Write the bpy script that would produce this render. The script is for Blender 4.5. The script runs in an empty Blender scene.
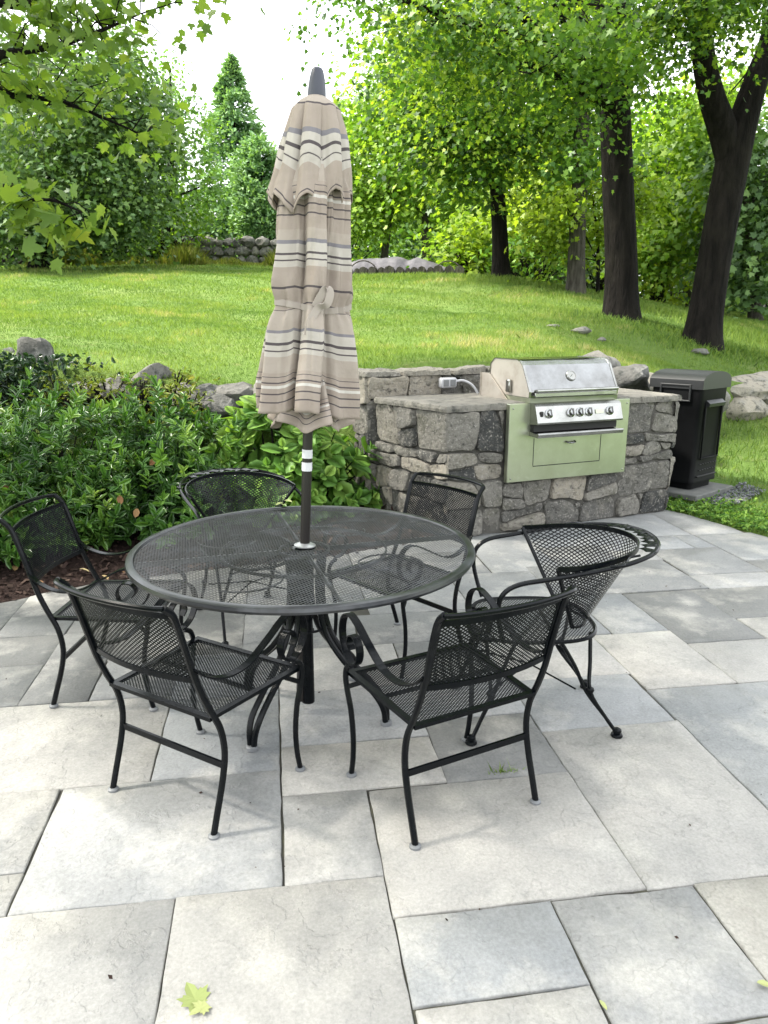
import bpy, math, random
import numpy as np
from mathutils import Vector, Matrix, noise
random.seed(7)
RNG = np.random.default_rng(11)
S = bpy.context.scene
COL = S.collection
R = math.radians

# ------------------------------------------------------------------ camera model (used to look up where things stand)
F, CH, HY, VX = 740.0, 1.6, 324.0, 270.0
PITCH = math.atan((512 - HY) / F)
YAW = math.atan((384 - VX) / (F / math.cos(PITCH)))
FW = np.array([math.sin(YAW) * math.cos(PITCH), math.cos(YAW) * math.cos(PITCH), -math.sin(PITCH)])
RT = np.array([math.cos(YAW), -math.sin(YAW), 0.0])
UP = np.cross(RT, FW)
CAM = np.array([0, 0, CH])


def ray(px, py):
    return RT * (px - 384) / F + UP * (512 - py) / F + FW


def at(px, py, Y):
    d = ray(px, py)
    return CAM + d * Y / d[1]


def gz(px, py, z=0.0):
    d = ray(px, py)
    return CAM + d * (z - CH) / d[2]


# ------------------------------------------------------------------ tagging
def tag(o, label=None, cat=None, group=None, kind=None):
    if label: o['label'] = label
    if cat: o['category'] = cat
    if group: o['group'] = group
    if kind: o['kind'] = kind
    return o


def empty(name, loc=(0, 0, 0), rz=0.0, label=None, cat=None, group=None):
    o = bpy.data.objects.new(name, None)
    COL.objects.link(o)
    o.location = loc
    o.rotation_euler = (0, 0, rz)
    o.empty_display_size = 0.1
    return tag(o, label, cat, group)


def copy_tree(o, parent=None):
    c = o.copy()
    COL.objects.link(c)
    if parent: c.parent = parent
    for ch in o.children: copy_tree(ch, c)
    return c


# ------------------------------------------------------------------ mesh builder
def frames(P, closed=False):
    P = [Vector(p) for p in P]
    n = len(P)
    T = []
    for i in range(n):
        a = P[i - 1] if (i > 0 or closed) else P[i]
        b = P[(i + 1) % n] if (i < n - 1 or closed) else P[i]
        t = (b - a)
        T.append(t.normalized() if t.length > 1e-9 else Vector((0, 0, 1)))
    return P, T


def smooth(P, k=4, closed=False):
    """Catmull-Rom resample."""
    P = [np.array(p, float) for p in P]
    n = len(P)
    out = []
    rng = range(n if closed else n - 1)
    for i in rng:
        p1, p2 = P[i], P[(i + 1) % n]
        p0 = P[i - 1] if (i > 0 or closed) else 2 * p1 - p2
        p3 = P[(i + 2) % n] if (i + 2 < n or closed) else 2 * p2 - p1
        for j in range(k):
            t = j / k
            out.append(0.5 * ((2 * p1) + (-p0 + p2) * t + (2 * p0 - 5 * p1 + 4 * p2 - p3) * t * t + (-p0 + 3 * p1 - 3 * p2 + p3) * t ** 3))
    if not closed: out.append(P[-1])
    return [tuple(p) for p in out]


class MB:
    def __init__(s):
        s.v = []; s.f = []; s.attr = []

    def add(s, verts, faces, a=0.0):
        o = len(s.v)
        s.v += [tuple(v) for v in verts]
        for f in faces:
            s.f.append(tuple(i + o for i in f)); s.attr.append(a)
        return s

    def tube(s, P, r, n=8, closed=False, a=0.0, cap=True):
        P, T = frames(P, closed)
        m = len(P)
        rr = r if hasattr(r, '__len__') else [r] * m
        t0 = T[0]
        ref = Vector((0, 0, 1)) if abs(t0.z) < .9 else Vector((1, 0, 0))
        u = t0.cross(ref).normalized()
        vs = []
        for i in range(m):
            t = T[i]
            u = (u - t * u.dot(t)).normalized()
            w = t.cross(u)
            for j in range(n):
                an = 2 * math.pi * (j + .5) / n
                vs.append(P[i] + (u * math.cos(an) + w * math.sin(an)) * rr[i])
        fs = []
        for i in range(m if closed else m - 1):
            k = (i + 1) % m
            for j in range(n):
                j2 = (j + 1) % n
                fs.append((i * n + j, i * n + j2, k * n + j2, k * n + j))
        if cap and not closed:
            fs.append(tuple(range(n - 1, -1, -1))); fs.append(tuple(range((m - 1) * n, m * n)))
        return s.add(vs, fs, a)

    def ribbon(s, P, side, w, th, a=0.0, closed=False):
        """flat bar: width w along 'side', thickness th."""
        P, T = frames(P, closed)
        sd = Vector(side).normalized()
        vs = []
        m = len(P)
        for i in range(m):
            s2 = (sd - T[i] * sd.dot(T[i])).normalized()
            nn = T[i].cross(s2)
            for a_, b_ in ((-1, -1), (1, -1), (1, 1), (-1, 1)):
                vs.append(P[i] + s2 * (a_ * w / 2) + nn * (b_ * th / 2))
        fs = []
        for i in range(m if closed else m - 1):
            k = (i + 1) % m
            for j in range(4):
                fs.append((i * 4 + j, i * 4 + (j + 1) % 4, k * 4 + (j + 1) % 4, k * 4 + j))
        if not closed:
            fs += [(3, 2, 1, 0), tuple(range((m - 1) * 4, m * 4))]
        return s.add(vs, fs, a)

    def box(s, c, d, rz=0.0, bev=0.0, a=0.0):
        x, y, z = d[0] / 2, d[1] / 2, d[2] / 2
        ca, sa = math.cos(rz), math.sin(rz)
        b = min(bev, x * .9, y * .9, z * .9)
        if b <= 0:
            L = [(i, j, k) for k in (-z, z) for j in (-y, y) for i in (-x, x)]
            fs = [(0, 2, 3, 1), (4, 5, 7, 6), (0, 1, 5, 4), (2, 6, 7, 3), (0, 4, 6, 2), (1, 3, 7, 5)]
        else:
            L = []; idx = {}
            for sz in (-1, 1):
                for sy in (-1, 1):
                    for sx in (-1, 1):
                        for ax in range(3):
                            p = [sx * (x - b), sy * (y - b), sz * (z - b)]
                            p[ax] = (sx, sy, sz)[ax] * (x, y, z)[ax]
                            idx[(sx, sy, sz, ax)] = len(L); L.append(tuple(p))
            fs = []
            def q(keys): fs.append(tuple(idx[k] for k in keys))
            for sg in (-1, 1):
                o = [(-1, -1), (1, -1), (1, 1), (-1, 1)]
                if sg < 0: o = o[::-1]
                q([(i, j, sg, 2) for i, j in o])
                q([(sg, i, j, 0) for i, j in o])
                q([(j, sg, i, 1) for i, j in o])
            for s1 in (-1, 1):
                for s2 in (-1, 1):
                    q([(s1, s2, -1, 0), (s1, s2, 1, 0), (s1, s2, 1, 1), (s1, s2, -1, 1)])
                    q([(s1, -1, s2, 0), (s1, 1, s2, 0), (s1, 1, s2, 2), (s1, -1, s2, 2)])
                    q([(-1, s1, s2, 1), (1, s1, s2, 1), (1, s1, s2, 2), (-1, s1, s2, 2)])
                    for s3 in (-1, 1):
                        q([(s1, s2, s3, 0), (s1, s2, s3, 1), (s1, s2, s3, 2)])
        L = [(c[0] + p[0] * ca - p[1] * sa, c[1] + p[0] * sa + p[1] * ca, c[2] + p[2]) for p in L]
        return s.add(L, fs, a)

    def lathe(s, prof, c=(0, 0, 0), n=24, a=0.0, ax='z'):
        vs = []
        for r_, z_ in prof:
            for j in range(n):
                t = 2 * math.pi * j / n
                p = (r_ * math.cos(t), r_ * math.sin(t), z_)
                if ax == 'y': p = (p[0], -p[2], p[1])
                vs.append((c[0] + p[0], c[1] + p[1], c[2] + p[2]))
        fs = []
        for i in range(len(prof) - 1):
            for j in range(n):
                k = (j + 1) % n
                fs.append((i * n + j, i * n + k, (i + 1) * n + k, (i + 1) * n + j))
        fs.append(tuple(range(n - 1, -1, -1))); fs.append(tuple(range((len(prof) - 1) * n, len(prof) * n)))
        return s.add(vs, fs, a)

    def extrude(s, poly, fn0, fn1, a=0.0):
        """prism between fn0(p) and fn1(p) for 2-D polygon p"""
        n = len(poly)
        vs = [fn0(p) for p in poly] + [fn1(p) for p in poly]
        fs = [tuple(range(n - 1, -1, -1)), tuple(range(n, 2 * n))]
        for i in range(n):
            k = (i + 1) % n
            fs.append((i, k, n + k, n + i))
        return s.add(vs, fs, a)

    def mesh(s, name, mat, smooth_=False, fix=True):
        me = bpy.data.meshes.new(name)
        me.from_pydata(s.v, [], s.f)
        if any(s.attr):
            at_ = me.attributes.new('tone', 'FLOAT', 'FACE')
            at_.data.foreach_set('value', s.attr)
        if fix:
            import bmesh
            bm = bmesh.new(); bm.from_mesh(me)
            bmesh.ops.recalc_face_normals(bm, faces=bm.faces)
            bm.to_mesh(me); bm.free()
        me.materials.append(mat)
        if smooth_:
            me.polygons.foreach_set('use_smooth', [True] * len(me.polygons))
            try: me.set_sharp_from_angle(angle=R(40))
            except Exception: pass
        me.update()
        return me

    def build(s, name, mat, parent=None, loc=(0, 0, 0), sm=True, fix=True):
        o = bpy.data.objects.new(name, s.mesh(name, mat, sm, fix))
        COL.objects.link(o)
        o.location = loc
        if parent: o.parent = parent
        return o


def np_mesh(name, V, loops, starts, totals, mat, tone=None, sm=False):
    me = bpy.data.meshes.new(name)
    me.vertices.add(len(V)); me.vertices.foreach_set('co', np.asarray(V, np.float32).ravel())
    me.loops.add(len(loops)); me.loops.foreach_set('vertex_index', np.asarray(loops, np.int32))
    me.polygons.add(len(starts))
    me.polygons.foreach_set('loop_start', np.asarray(starts, np.int32))
    if tone is not None:
        t = me.attributes.new('tone', 'FLOAT', 'FACE'); t.data.foreach_set('value', np.asarray(tone, np.float32))
    me.materials.append(mat)
    if sm: me.polygons.foreach_set('use_smooth', np.ones(len(starts), bool))
    me.update(calc_edges=True)
    me.validate()
    return me


def np_obj(name, me, parent=None, loc=(0, 0, 0)):
    o = bpy.data.objects.new(name, me); COL.objects.link(o); o.location = loc
    if parent: o.parent = parent
    return o


# ------------------------------------------------------------------ materials
def new_mat(name):
    m = bpy.data.materials.new(name); m.use_nodes = True
    nt = m.node_tree; nt.nodes.clear()
    out = nt.nodes.new('ShaderNodeOutputMaterial')
    return m, nt, out


def N(nt, t, **kw):
    n = nt.nodes.new(t)
    for k, v in kw.items():
        if k in n.inputs.keys(): n.inputs[k].default_value = v
        else: setattr(n, k, v)
    return n


def ramp(nt, stops, interp='LINEAR'):
    n = nt.nodes.new('ShaderNodeValToRGB'); cr = n.color_ramp; cr.interpolation = interp
    while len(cr.elements) < len(stops): cr.elements.new(1.0)
    for e, (p, c) in zip(cr.elements, stops):
        e.position = p; e.color = (*c, 1) if len(c) == 3 else c
    return n


def mixc(nt, a, b, fac, mode='MIX'):
    n = nt.nodes.new('ShaderNodeMix'); n.data_type = 'RGBA'; n.blend_type = mode
    for sock, val in ((n.inputs[0], fac), (n.inputs[6], a), (n.inputs[7], b)):
        if hasattr(val, 'links') or hasattr(val, 'is_linked'): nt.links.new(val, sock)
        elif isinstance(val, (int, float)): sock.default_value = val
        else: sock.default_value = (*val, 1)
    return n.outputs[2]


def obj_noise(nt, scale, detail=4, rough=.55, coord='Object'):
    tc = N(nt, 'ShaderNodeTexCoord')
    nz = N(nt, 'ShaderNodeTexNoise'); nz.inputs['Scale'].default_value = scale
    nz.inputs['Detail'].default_value = detail; nz.inputs['Roughness'].default_value = rough
    nt.links.new(tc.outputs[coord], nz.inputs['Vector'])
    return nz


def principled(name, base, rough=.5, metal=0.0, bump=None, var=None, spec=.5, tone=None):
    """var=(scale, colour2, lo, hi): noise blend to colour2; bump=(scale,strength); tone=[(pos,col)..] ramp by face tone"""
    m, nt, out = new_mat(name)
    p = N(nt, 'ShaderNodeBsdfPrincipled'); p.inputs['Roughness'].default_value = rough
    p.inputs['Metallic'].default_value = metal; p.inputs['Specular IOR Level'].default_value = spec
    nt.links.new(p.outputs[0], out.inputs[0])
    col = None
    if tone:
        a = N(nt, 'ShaderNodeAttribute', attribute_name='tone')
        rp = ramp(nt, tone); nt.links.new(a.outputs['Fac'], rp.inputs[0]); col = rp.outputs[0]
    else:
        p.inputs['Base Color'].default_value = (*base, 1)
    if var:
        vs = var if isinstance(var, list) else [var]
        cur = col if col is not None else base
        for (sc, c2, lo, hi) in vs:
            nz = obj_noise(nt, sc, 6, .6)
            mr = N(nt, 'ShaderNodeMapRange'); mr.inputs[1].default_value = lo; mr.inputs[2].default_value = hi
            nt.links.new(nz.outputs['Fac'], mr.inputs[0])
            cur = mixc(nt, cur, c2, mr.outputs[0])
        col = cur
    if col is not None: nt.links.new(col, p.inputs['Base Color'])
    if bump:
        bs = bump if isinstance(bump, list) else [bump]
        prev = None
        for (sc, st, dist) in bs:
            nz = obj_noise(nt, sc, 8, .6)
            b = N(nt, 'ShaderNodeBump'); b.inputs['Strength'].default_value = st; b.inputs['Distance'].default_value = dist
            nt.links.new(nz.outputs['Fac'], b.inputs['Height'])
            if prev: nt.links.new(prev.outputs[0], b.inputs['Normal'])
            prev = b
        nt.links.new(prev.outputs[0], p.inputs['Normal'])
    return m


def leaf_mat(name, stops, trans=.35, rough=.5, hue=(1.2, .98, .92), tint=(1.15, 1.18, .45), spec=.35):
    m, nt, out = new_mat(name)
    a = N(nt, 'ShaderNodeAttribute', attribute_name='tone')
    stops = [(q, tuple(a_ * b_ for a_, b_ in zip(c_, hue))) for q, c_ in stops]
    rp = ramp(nt, stops); nt.links.new(a.outputs['Fac'], rp.inputs[0])
    p = N(nt, 'ShaderNodeBsdfPrincipled'); p.inputs['Roughness'].default_value = rough
    p.inputs['Specular IOR Level'].default_value = spec
    nt.links.new(rp.outputs[0], p.inputs['Base Color'])
    t = N(nt, 'ShaderNodeBsdfTranslucent')
    tc = mixc(nt, rp.outputs[0], tint, 1.0, 'MULTIPLY')
    nt.links.new(tc, t.inputs[0])
    mx = N(nt, 'ShaderNodeMixShader'); mx.inputs[0].default_value = trans
    nt.links.new(p.outputs[0], mx.inputs[1]); nt.links.new(t.outputs[0], mx.inputs[2])
    nt.links.new(mx.outputs[0], out.inputs[0])
    return m


M = {}
M['iron'] = principled('black_wrought_iron', (.0022, .003, .004), .22, 0, bump=(900, .08, .001), var=(25, (.005, .006, .007), .45, .7), spec=.15)
M['iron_table'] = principled('grey_worn_iron', (.012, .013, .015), .28, 0, bump=(900, .08, .001), var=[(9, (.04, .043, .05), .45, .7)], spec=.55)
M['glide'] = principled('grey_plastic', (.13, .135, .14), .5)
M['pole'] = principled('brown_metal', (.010, .0075, .007), .4, .2)
M['white_tape'] = principled('white_tape', (.5, .5, .52), .5)
M['steel_collar'] = principled('pale_collar', (.34, .345, .35), .35, .6)
M['finial'] = principled('dark_blue_plastic', (.03, .033, .05), .45)
M['steel'] = principled('brushed_stainless', (.34, .34, .325), .27, 1.0, bump=(60, .05, .002), var=(7, (.24, .24, .225), .4, .7))
M['steel_mirror'] = principled('polished_stainless', (.30, .305, .305), .15, 1.0, bump=(3, .2, .02), var=(5, (.20, .20, .195), .38, .66))
M['steel_panel'] = principled('dull_stainless', (.37, .395, .305), .33, .85, bump=(40, .03, .002), var=[(4, (.30, .325, .235), .35, .7), (14, (.40, .42, .33), .58, .8)])  # green of the reflected lawn tinted into the metal colour
M['steel_side'] = principled('beige_steel', (.44, .405, .36), .5, .6, bump=(30, .1, .003), var=(6, (.34, .30, .255), .45, .7))  # warm beige, lighter than the other steel
M['dark_gap'] = principled('black_gap', (.006, .006, .006), .7)
M['black_plastic'] = principled('black_plastic', (.0018, .002, .0024), .55, 0, bump=(400, .05, .001), var=(6, (.003, .0035, .004), .4, .7), spec=.12)
M['black_plastic_lid'] = principled('greyer_black_plastic', (.009, .010, .011), .42, 0, bump=(400, .05, .001))  # a little lighter and glossier than the body plastic
M['grey_box'] = principled('grey_pvc', (.36, .36, .38), .5)
M['white_dial'] = principled('white_dial', (.32, .32, .31), .4)
ROCK = [(0, (.05, .051, .05)), (.25, (.115, .111, .102)), (.65, (.185, .176, .156)), (1, (.29, .262, .215))]
M['fieldstone'] = principled('grey_fieldstone', (.2, .2, .19), .9, 0, tone=ROCK, spec=.2,
                             var=[(9, (.23, .215, .19), .52, .75), (24, (.045, .044, .041), .54, .72), (4, (.085, .085, .06), .55, .8), (55, (.31, .295, .265), .55, .70)],
                             bump=[(11, 1, .05), (38, 1, .025), (120, .8, .008)])
M['mortar'] = principled('rough_mortar', (.07, .067, .06), .95, 0, bump=[(40, .8, .02)], var=(12, (.10, .096, .085), .45, .7), spec=.2)
M['bluestone_cap'] = principled('cut_stone_top', (.165, .16, .145), .85, 0, bump=[(8, .3, .02), (60, .4, .008)], var=[(5, (.23, .22, .19), .45, .7), (16, (.09, .09, .085), .55, .75)], spec=.3)
M['slab'] = principled('grey_slab', (.075, .078, .075), .85, 0, bump=(40, .4, .01), var=(9, (.11, .11, .10), .4, .7))
M['boulder'] = principled('lichen_boulder', (.15, .155, .15), .92, 0, tone=ROCK, bump=[(7, .8, .05), (45, .7, .015)], spec=.2,
                          var=[(5, (.19, .19, .18), .5, .72), (14, (.03, .033, .03), .52, .72)])
M['bark_dark'] = principled('dark_bark', (.010, .0088, .008), .95, 0, bump=[(9, .9, .06), (40, .8, .02)], var=[(8, (.022, .019, .017), .45, .7)], spec=.15)
M['bark_grey'] = principled('grey_bark', (.06, .055, .046), .95, 0, bump=[(14, .8, .03)], var=[(10, (.10, .092, .078), .45, .7)], spec=.15)
M['dirt_joint'] = principled('joint_dirt', (.055, .053, .047), 1.0, 0, bump=(80, .5, .01), spec=.1, var=(6, (.085, .085, .06), .45, .7))


def bark(name, c1, c2, sc):
    m, nt, out = new_mat(name)
    p = N(nt, 'ShaderNodeBsdfPrincipled'); p.inputs['Roughness'].default_value = .95; p.inputs['Specular IOR Level'].default_value = .12
    tc = N(nt, 'ShaderNodeTexCoord'); mp = N(nt, 'ShaderNodeMapping'); mp.inputs['Scale'].default_value = (1, 1, .16)
    nt.links.new(tc.outputs['Object'], mp.inputs['Vector'])
    nz = N(nt, 'ShaderNodeTexNoise'); nz.inputs['Scale'].default_value = sc; nz.inputs['Detail'].default_value = 8; nz.inputs['Roughness'].default_value = .65
    nt.links.new(mp.outputs[0], nz.inputs['Vector'])
    rp = ramp(nt, [(.35, c1), (.65, c2)]); nt.links.new(nz.outputs['Fac'], rp.inputs[0])
    n2 = obj_noise(nt, 2.2, 5, .6); mr = N(nt, 'ShaderNodeMapRange'); mr.inputs[1].default_value = .5; mr.inputs[2].default_value = .75; mr.inputs[4].default_value = .5
    nt.links.new(n2.outputs['Fac'], mr.inputs[0])
    c = mixc(nt, rp.outputs[0], (c2[0] * 1.5, c2[1] * 1.6, c2[2] * 1.3), mr.outputs[0])
    nt.links.new(c, p.inputs['Base Color'])
    b = N(nt, 'ShaderNodeBump'); b.inputs['Strength'].default_value = 1; b.inputs['Distance'].default_value = .12; nt.links.new(nz.outputs['Fac'], b.inputs['Height'])
    nt.links.new(b.outputs[0], p.inputs['Normal']); nt.links.new(p.outputs[0], out.inputs[0])
    return m


M['bark_dark'] = bark('dark_bark', (.004, .0035, .0032), (.016, .0135, .012), 14)
M['bark_grey'] = bark('grey_bark', (.04, .036, .03), (.10, .092, .078), 18)
M['mulch'] = principled('brown_mulch', (.022, .014, .012), 1.0, 0, bump=[(60, 1, .03), (18, .6, .03)], var=[(30, (.05, .033, .028), .5, .7)], spec=.1)
M['chips'] = principled('mulch_chips', (.06, .04, .03), .95, 0, tone=[(0, (.016, .010, .009)), (.6, (.042, .027, .023)), (1, (.10, .07, .055))], spec=.1)
M['gravel'] = principled('gravel', (.2, .2, .2), .9, 0, tone=[(0, (.025, .028, .032)), (1, (.14, .145, .15))])
M['dead_leaf'] = principled('dead_leaf', (.4, .28, .12), .8, 0, tone=[(0, (.16, .07, .025)), (.5, (.26, .17, .07)), (1, (.32, .27, .14))])
M['green_leaf_litter'] = principled('pale_green_leaf', (.38, .45, .12), .7, 0, tone=[(0, (.15, .20, .045)), (1, (.30, .32, .13))])
M['tarp'] = principled('grey_tarp', (.045, .043, .05), .75, 0, bump=(3, .5, .08), var=(2.5, (.085, .08, .088), .45, .65))
M['house_white'] = principled('white_siding', (.42, .42, .44), .7)
M['shed'] = principled('weathered_boards', (.30, .32, .33), .85, 0, bump=(12, .4, .01), var=(4, (.40, .41, .41), .4, .7))
M['roof'] = principled('dark_shingle', (.06, .06, .065), .9)
M['glass_dark'] = principled('window_glass', (.03, .035, .04), .1)

# ================================================================== PATIO
def slab_mat():
    m, nt, out = new_mat('bluestone_flags')
    sid = N(nt, 'ShaderNodeAttribute', attribute_name='stone')
    def obj_noise(nt, scale, detail=4, rough=.55):
        tc = N(nt, 'ShaderNodeTexCoord')
        nz = N(nt, 'ShaderNodeTexNoise'); nz.noise_dimensions = '4D'; nz.inputs['Scale'].default_value = scale
        nz.inputs['Detail'].default_value = detail; nz.inputs['Roughness'].default_value = rough
        nt.links.new(tc.outputs['Object'], nz.inputs['Vector']); nt.links.new(sid.outputs['Fac'], nz.inputs['W'])
        return nz
    p = N(nt, 'ShaderNodeBsdfPrincipled'); p.inputs['Roughness'].default_value = .78
    p.inputs['Specular IOR Level'].default_value = .3
    a = N(nt, 'ShaderNodeAttribute', attribute_name='tone')
    rp = ramp(nt, [(0, (.118, .116, .108)), (.2, (.185, .187, .182)), (.33, (.245, .254, .258)), (.45, (.295, .289, .275)), (.6, (.325, .313, .29)), (.8, (.34, .32, .28)), (1, (.355, .33, .27))])
    nt.links.new(a.outputs['Fac'], rp.inputs[0])
    c = rp.outputs[0]
    n1 = obj_noise(nt, 2.3, 9, .7); mr = N(nt, 'ShaderNodeMapRange'); mr.inputs[1].default_value = .36; mr.inputs[2].default_value = .66
    nt.links.new(n1.outputs['Fac'], mr.inputs[0])
    c = mixc(nt, c, (.72, .735, .75), mr.outputs[0], 'MULTIPLY')
    # cloudy mineral stains
    n2 = obj_noise(nt, 5.5, 9, .7); m2 = N(nt, 'ShaderNodeMapRange'); m2.inputs[1].default_value = .53; m2.inputs[2].default_value = .72; m2.inputs[4].default_value = .65
    nt.links.new(n2.outputs['Fac'], m2.inputs[0]); c = mixc(nt, c, (.17, .172, .168), m2.outputs[0])
    n3 = obj_noise(nt, 3.1, 8, .65); ad = N(nt, 'ShaderNodeMath', operation='ADD'); ad.inputs[1].default_value = 4.2; nt.links.new(sid.outputs['Fac'], ad.inputs[0]); nt.links.new(ad.outputs[0], n3.inputs['W'])
    m3 = N(nt, 'ShaderNodeMapRange'); m3.inputs[1].default_value = .5; m3.inputs[2].default_value = .72; m3.inputs[4].default_value = .7
    nt.links.new(n3.outputs['Fac'], m3.inputs[0]); c = mixc(nt, c, (.43, .415, .375), m3.outputs[0])
    # cleft-edge shading put into the colour as thin dark lines
    hc = obj_noise(nt, 4.0, 8, .6)
    lr = ramp(nt, [(.418, (0, 0, 0)), (.428, (1, 1, 1)), (.440, (0, 0, 0)), (.527, (0, 0, 0)), (.537, (.8, .8, .8)), (.549, (0, 0, 0)), (.625, (0, 0, 0)), (.633, (1, 1, 1)), (.646, (0, 0, 0))])
    nt.links.new(hc.outputs['Fac'], lr.inputs[0])
    pm = obj_noise(nt, 1.3, 3, .5); pr = N(nt, 'ShaderNodeMapRange'); pr.inputs[1].default_value = .48; pr.inputs[2].default_value = .66; pr.inputs[4].default_value = .22
    nt.links.new(pm.outputs['Fac'], pr.inputs[0])
    mm = N(nt, 'ShaderNodeMath', operation='MULTIPLY'); nt.links.new(lr.outputs[0], mm.inputs[0]); nt.links.new(pr.outputs[0], mm.inputs[1])
    c = mixc(nt, c, (.12, .12, .11), mm.outputs[0])
    # fine grain
    n4 = obj_noise(nt, 95, 5, .75); m4 = N(nt, 'ShaderNodeMapRange'); m4.inputs[1].default_value = .35; m4.inputs[2].default_value = .7; m4.inputs[3].default_value = .80; m4.inputs[4].default_value = 1.14
    nt.links.new(n4.outputs['Fac'], m4.inputs[0])
    g = N(nt, 'ShaderNodeVectorMath', operation='SCALE'); nt.links.new(c, g.inputs[0]); nt.links.new(m4.outputs[0], g.inputs['Scale'])
    nt.links.new(g.outputs[0], p.inputs['Base Color'])
    # cleft surface: terraces + grain
    h1 = obj_noise(nt, 4.0, 8, .6)
    tr = ramp(nt, [(0, (0, 0, 0)), (.42, (.1, .1, .1)), (.435, (.3, .3, .3)), (.53, (.4, .4, .4)), (.545, (.65, .65, .65)), (.63, (.75, .75, .75)), (.64, (1, 1, 1))])
    nt.links.new(h1.outputs['Fac'], tr.inputs[0])
    b1 = N(nt, 'ShaderNodeBump'); b1.inputs['Strength'].default_value = .9; b1.inputs['Distance'].default_value = .006
    nt.links.new(tr.outputs[0], b1.inputs['Height'])
    h2 = obj_noise(nt, 38, 7, .65); b2 = N(nt, 'ShaderNodeBump'); b2.inputs['Strength'].default_value = .4; b2.inputs['Distance'].default_value = .004
    nt.links.new(h2.outputs['Fac'], b2.inputs['Height']); nt.links.new(b1.outputs[0], b2.inputs['Normal'])
    nt.links.new(b2.outputs[0], p.inputs['Normal'])
    nt.links.new(p.outputs[0], out.inputs[0])
    return m


M['flag'] = slab_mat()
# stones: x0,y0,x1,y1,tone(0 dark grey .. .2 blue .. .4 grey .. .6 beige .. 1 tan)
ST = [
    # nearest rows
    (-1.9, .9, -.81, 1.86, .5), (-.81, 1.1, -.33, 1.86, .52), (-.33, .9, .28, 1.86, .60),
    (.28, 1.41, .735, 1.69, .36), (.28, .9, .73, 1.41, .5), (.735, 1.27, 1.175, 1.69, .42), (.73, .8, 1.175, 1.27, .47),
    (1.175, 1.0, 1.75, 1.69, .78), (1.75, .9, 2.4, 1.69, .45), (-3.0, .9, -1.9, 1.86, .4),
    (-.33, .2, .28, .9, .5), (-1.1, .2, -.33, 1.1, .45), (.28, .2, 1.0, .8, .55), (1.0, .2, 2.0, .9, .4),
    # row at 1.69-2.57
    (.28, 1.69, 1.03, 2.28, .62), (1.03, 1.69, 1.62, 2.56, .56), (1.62, 1.95, 2.25, 2.83, .36), (1.62, 1.69, 2.25, 1.95, .45), (2.25, 1.69, 3.1, 2.83, .4),
    (-.02, 1.86, .28, 2.29, .50), (-.79, 1.86, -.02, 2.45, .40), (-1.3, 1.86, -.79, 2.03, .5), (-1.6, 2.03, -.79, 2.45, .46), (-2.4, 1.86, -1.6, 2.8, .45),
    (-.02, 2.29, .57, 2.6, .66), (.57, 2.28, 1.03, 2.72, .13), (1.03, 2.56, 1.61, 3.0, .36),
    (-1.6, 2.45, -.49, 3.1, .58), (-.49, 2.45, -.02, 3.05, .28), (-2.4, 2.8, -1.6, 3.5, .4),
    # under the table
    (-.02, 2.6, .57, 3.04, .40), (.57, 2.72, 1.03, 3.3, .38), (1.03, 3.0, 1.63, 3.45, .55), (1.63, 2.84, 2.07, 3.44, .62), (2.07, 2.83, 2.53, 3.27, .5), (2.53, 2.83, 3.3, 3.54, .55),
    (-.85, 3.1, -.49, 3.5, .2), (-1.14, 3.1, -.85, 3.87, .12), (-.85, 3.5, -.2, 4.13, .22), (-.49, 3.05, -.02, 3.5, .35), (-1.9, 3.5, -1.14, 3.87, .25), (-1.6, 3.1, -1.14, 3.5, .18),  # left ones set dark: shade of shrubs and maple put into the tone
    (-1.5, 3.87, -1.14, 4.15, .3), (-1.9, 3.87, -1.5, 4.7, .25), (-1.5, 4.15, -.85, 4.75, .12), (-1.14, 3.87, -.85, 4.15, .2),
    (-.2, 3.5, .40, 4.0, .45), (-.02, 3.04, .57, 3.5, .5), (.40, 3.5, 1.1, 3.9, .42), (.57, 3.3, 1.03, 3.5, .36), (1.1, 3.45, 1.75, 4.02, .55),
    (-.85, 4.13, -.2, 5.1, .2), (-.2, 4.0, .5, 4.6, .35), (.5, 3.9, 1.1, 4.5, .48), (-.2, 4.6, .5, 5.2, .3),
    # right middle distance
    (1.75, 3.44, 2.07, 4.02, .45), (2.07, 3.27, 2.52, 4.0, .2), (2.52, 3.54, 3.3, 4.01, .25), (3.3, 2.9, 4.0, 3.9, .5),
    (1.1, 4.02, 1.65, 4.5, .52), (1.65, 4.02, 2.66, 4.6, .34), (2.66, 4.01, 3.22, 4.27, .72), (3.22, 3.9, 3.9, 4.5, .3),
    (.5, 4.5, 1.4, 5.0, .4), (1.4, 4.5, 1.9, 5.45, .55), (1.9, 4.6, 2.36, 5.0, .3), (2.36, 4.6, 2.67, 4.84, .85), (2.67, 4.27, 3.22, 4.83, .38),
    (3.22, 4.5, 3.8, 5.15, .52), (1.9, 5.0, 2.6, 5.75, .5), (2.36, 4.84, 3.05, 5.17, .62), (2.6, 5.17, 3.25, 5.9, .68), (3.05, 4.83, 3.22, 5.17, .5), (3.22, 5.15, 3.65, 5.95, .75),
    (.5, 5.0, 1.4, 5.7, .42), (2.25, .9, 3.2, 1.69, .5),
]


def mulch_edge(x):          # y of the patio's back edge along the planting bed
    pts = [(-3, 4.35), (-1.64, 4.40), (-1.2, 4.66), (-.5, 4.85), (.3, 5.0), (1.0, 5.25), (1.5, 5.5), (2.2, 5.75), (4, 6.2)]
    return float(np.interp(x, [p[0] for p in pts], [p[1] for p in pts]))


def right_edge(y):
    return float(np.interp(y, [0, 3, 4.6, 5.0, 5.4, 5.75, 5.95], [4.6, 4.2, 3.98, 3.76, 3.62, 3.52, 3.42]))


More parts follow.
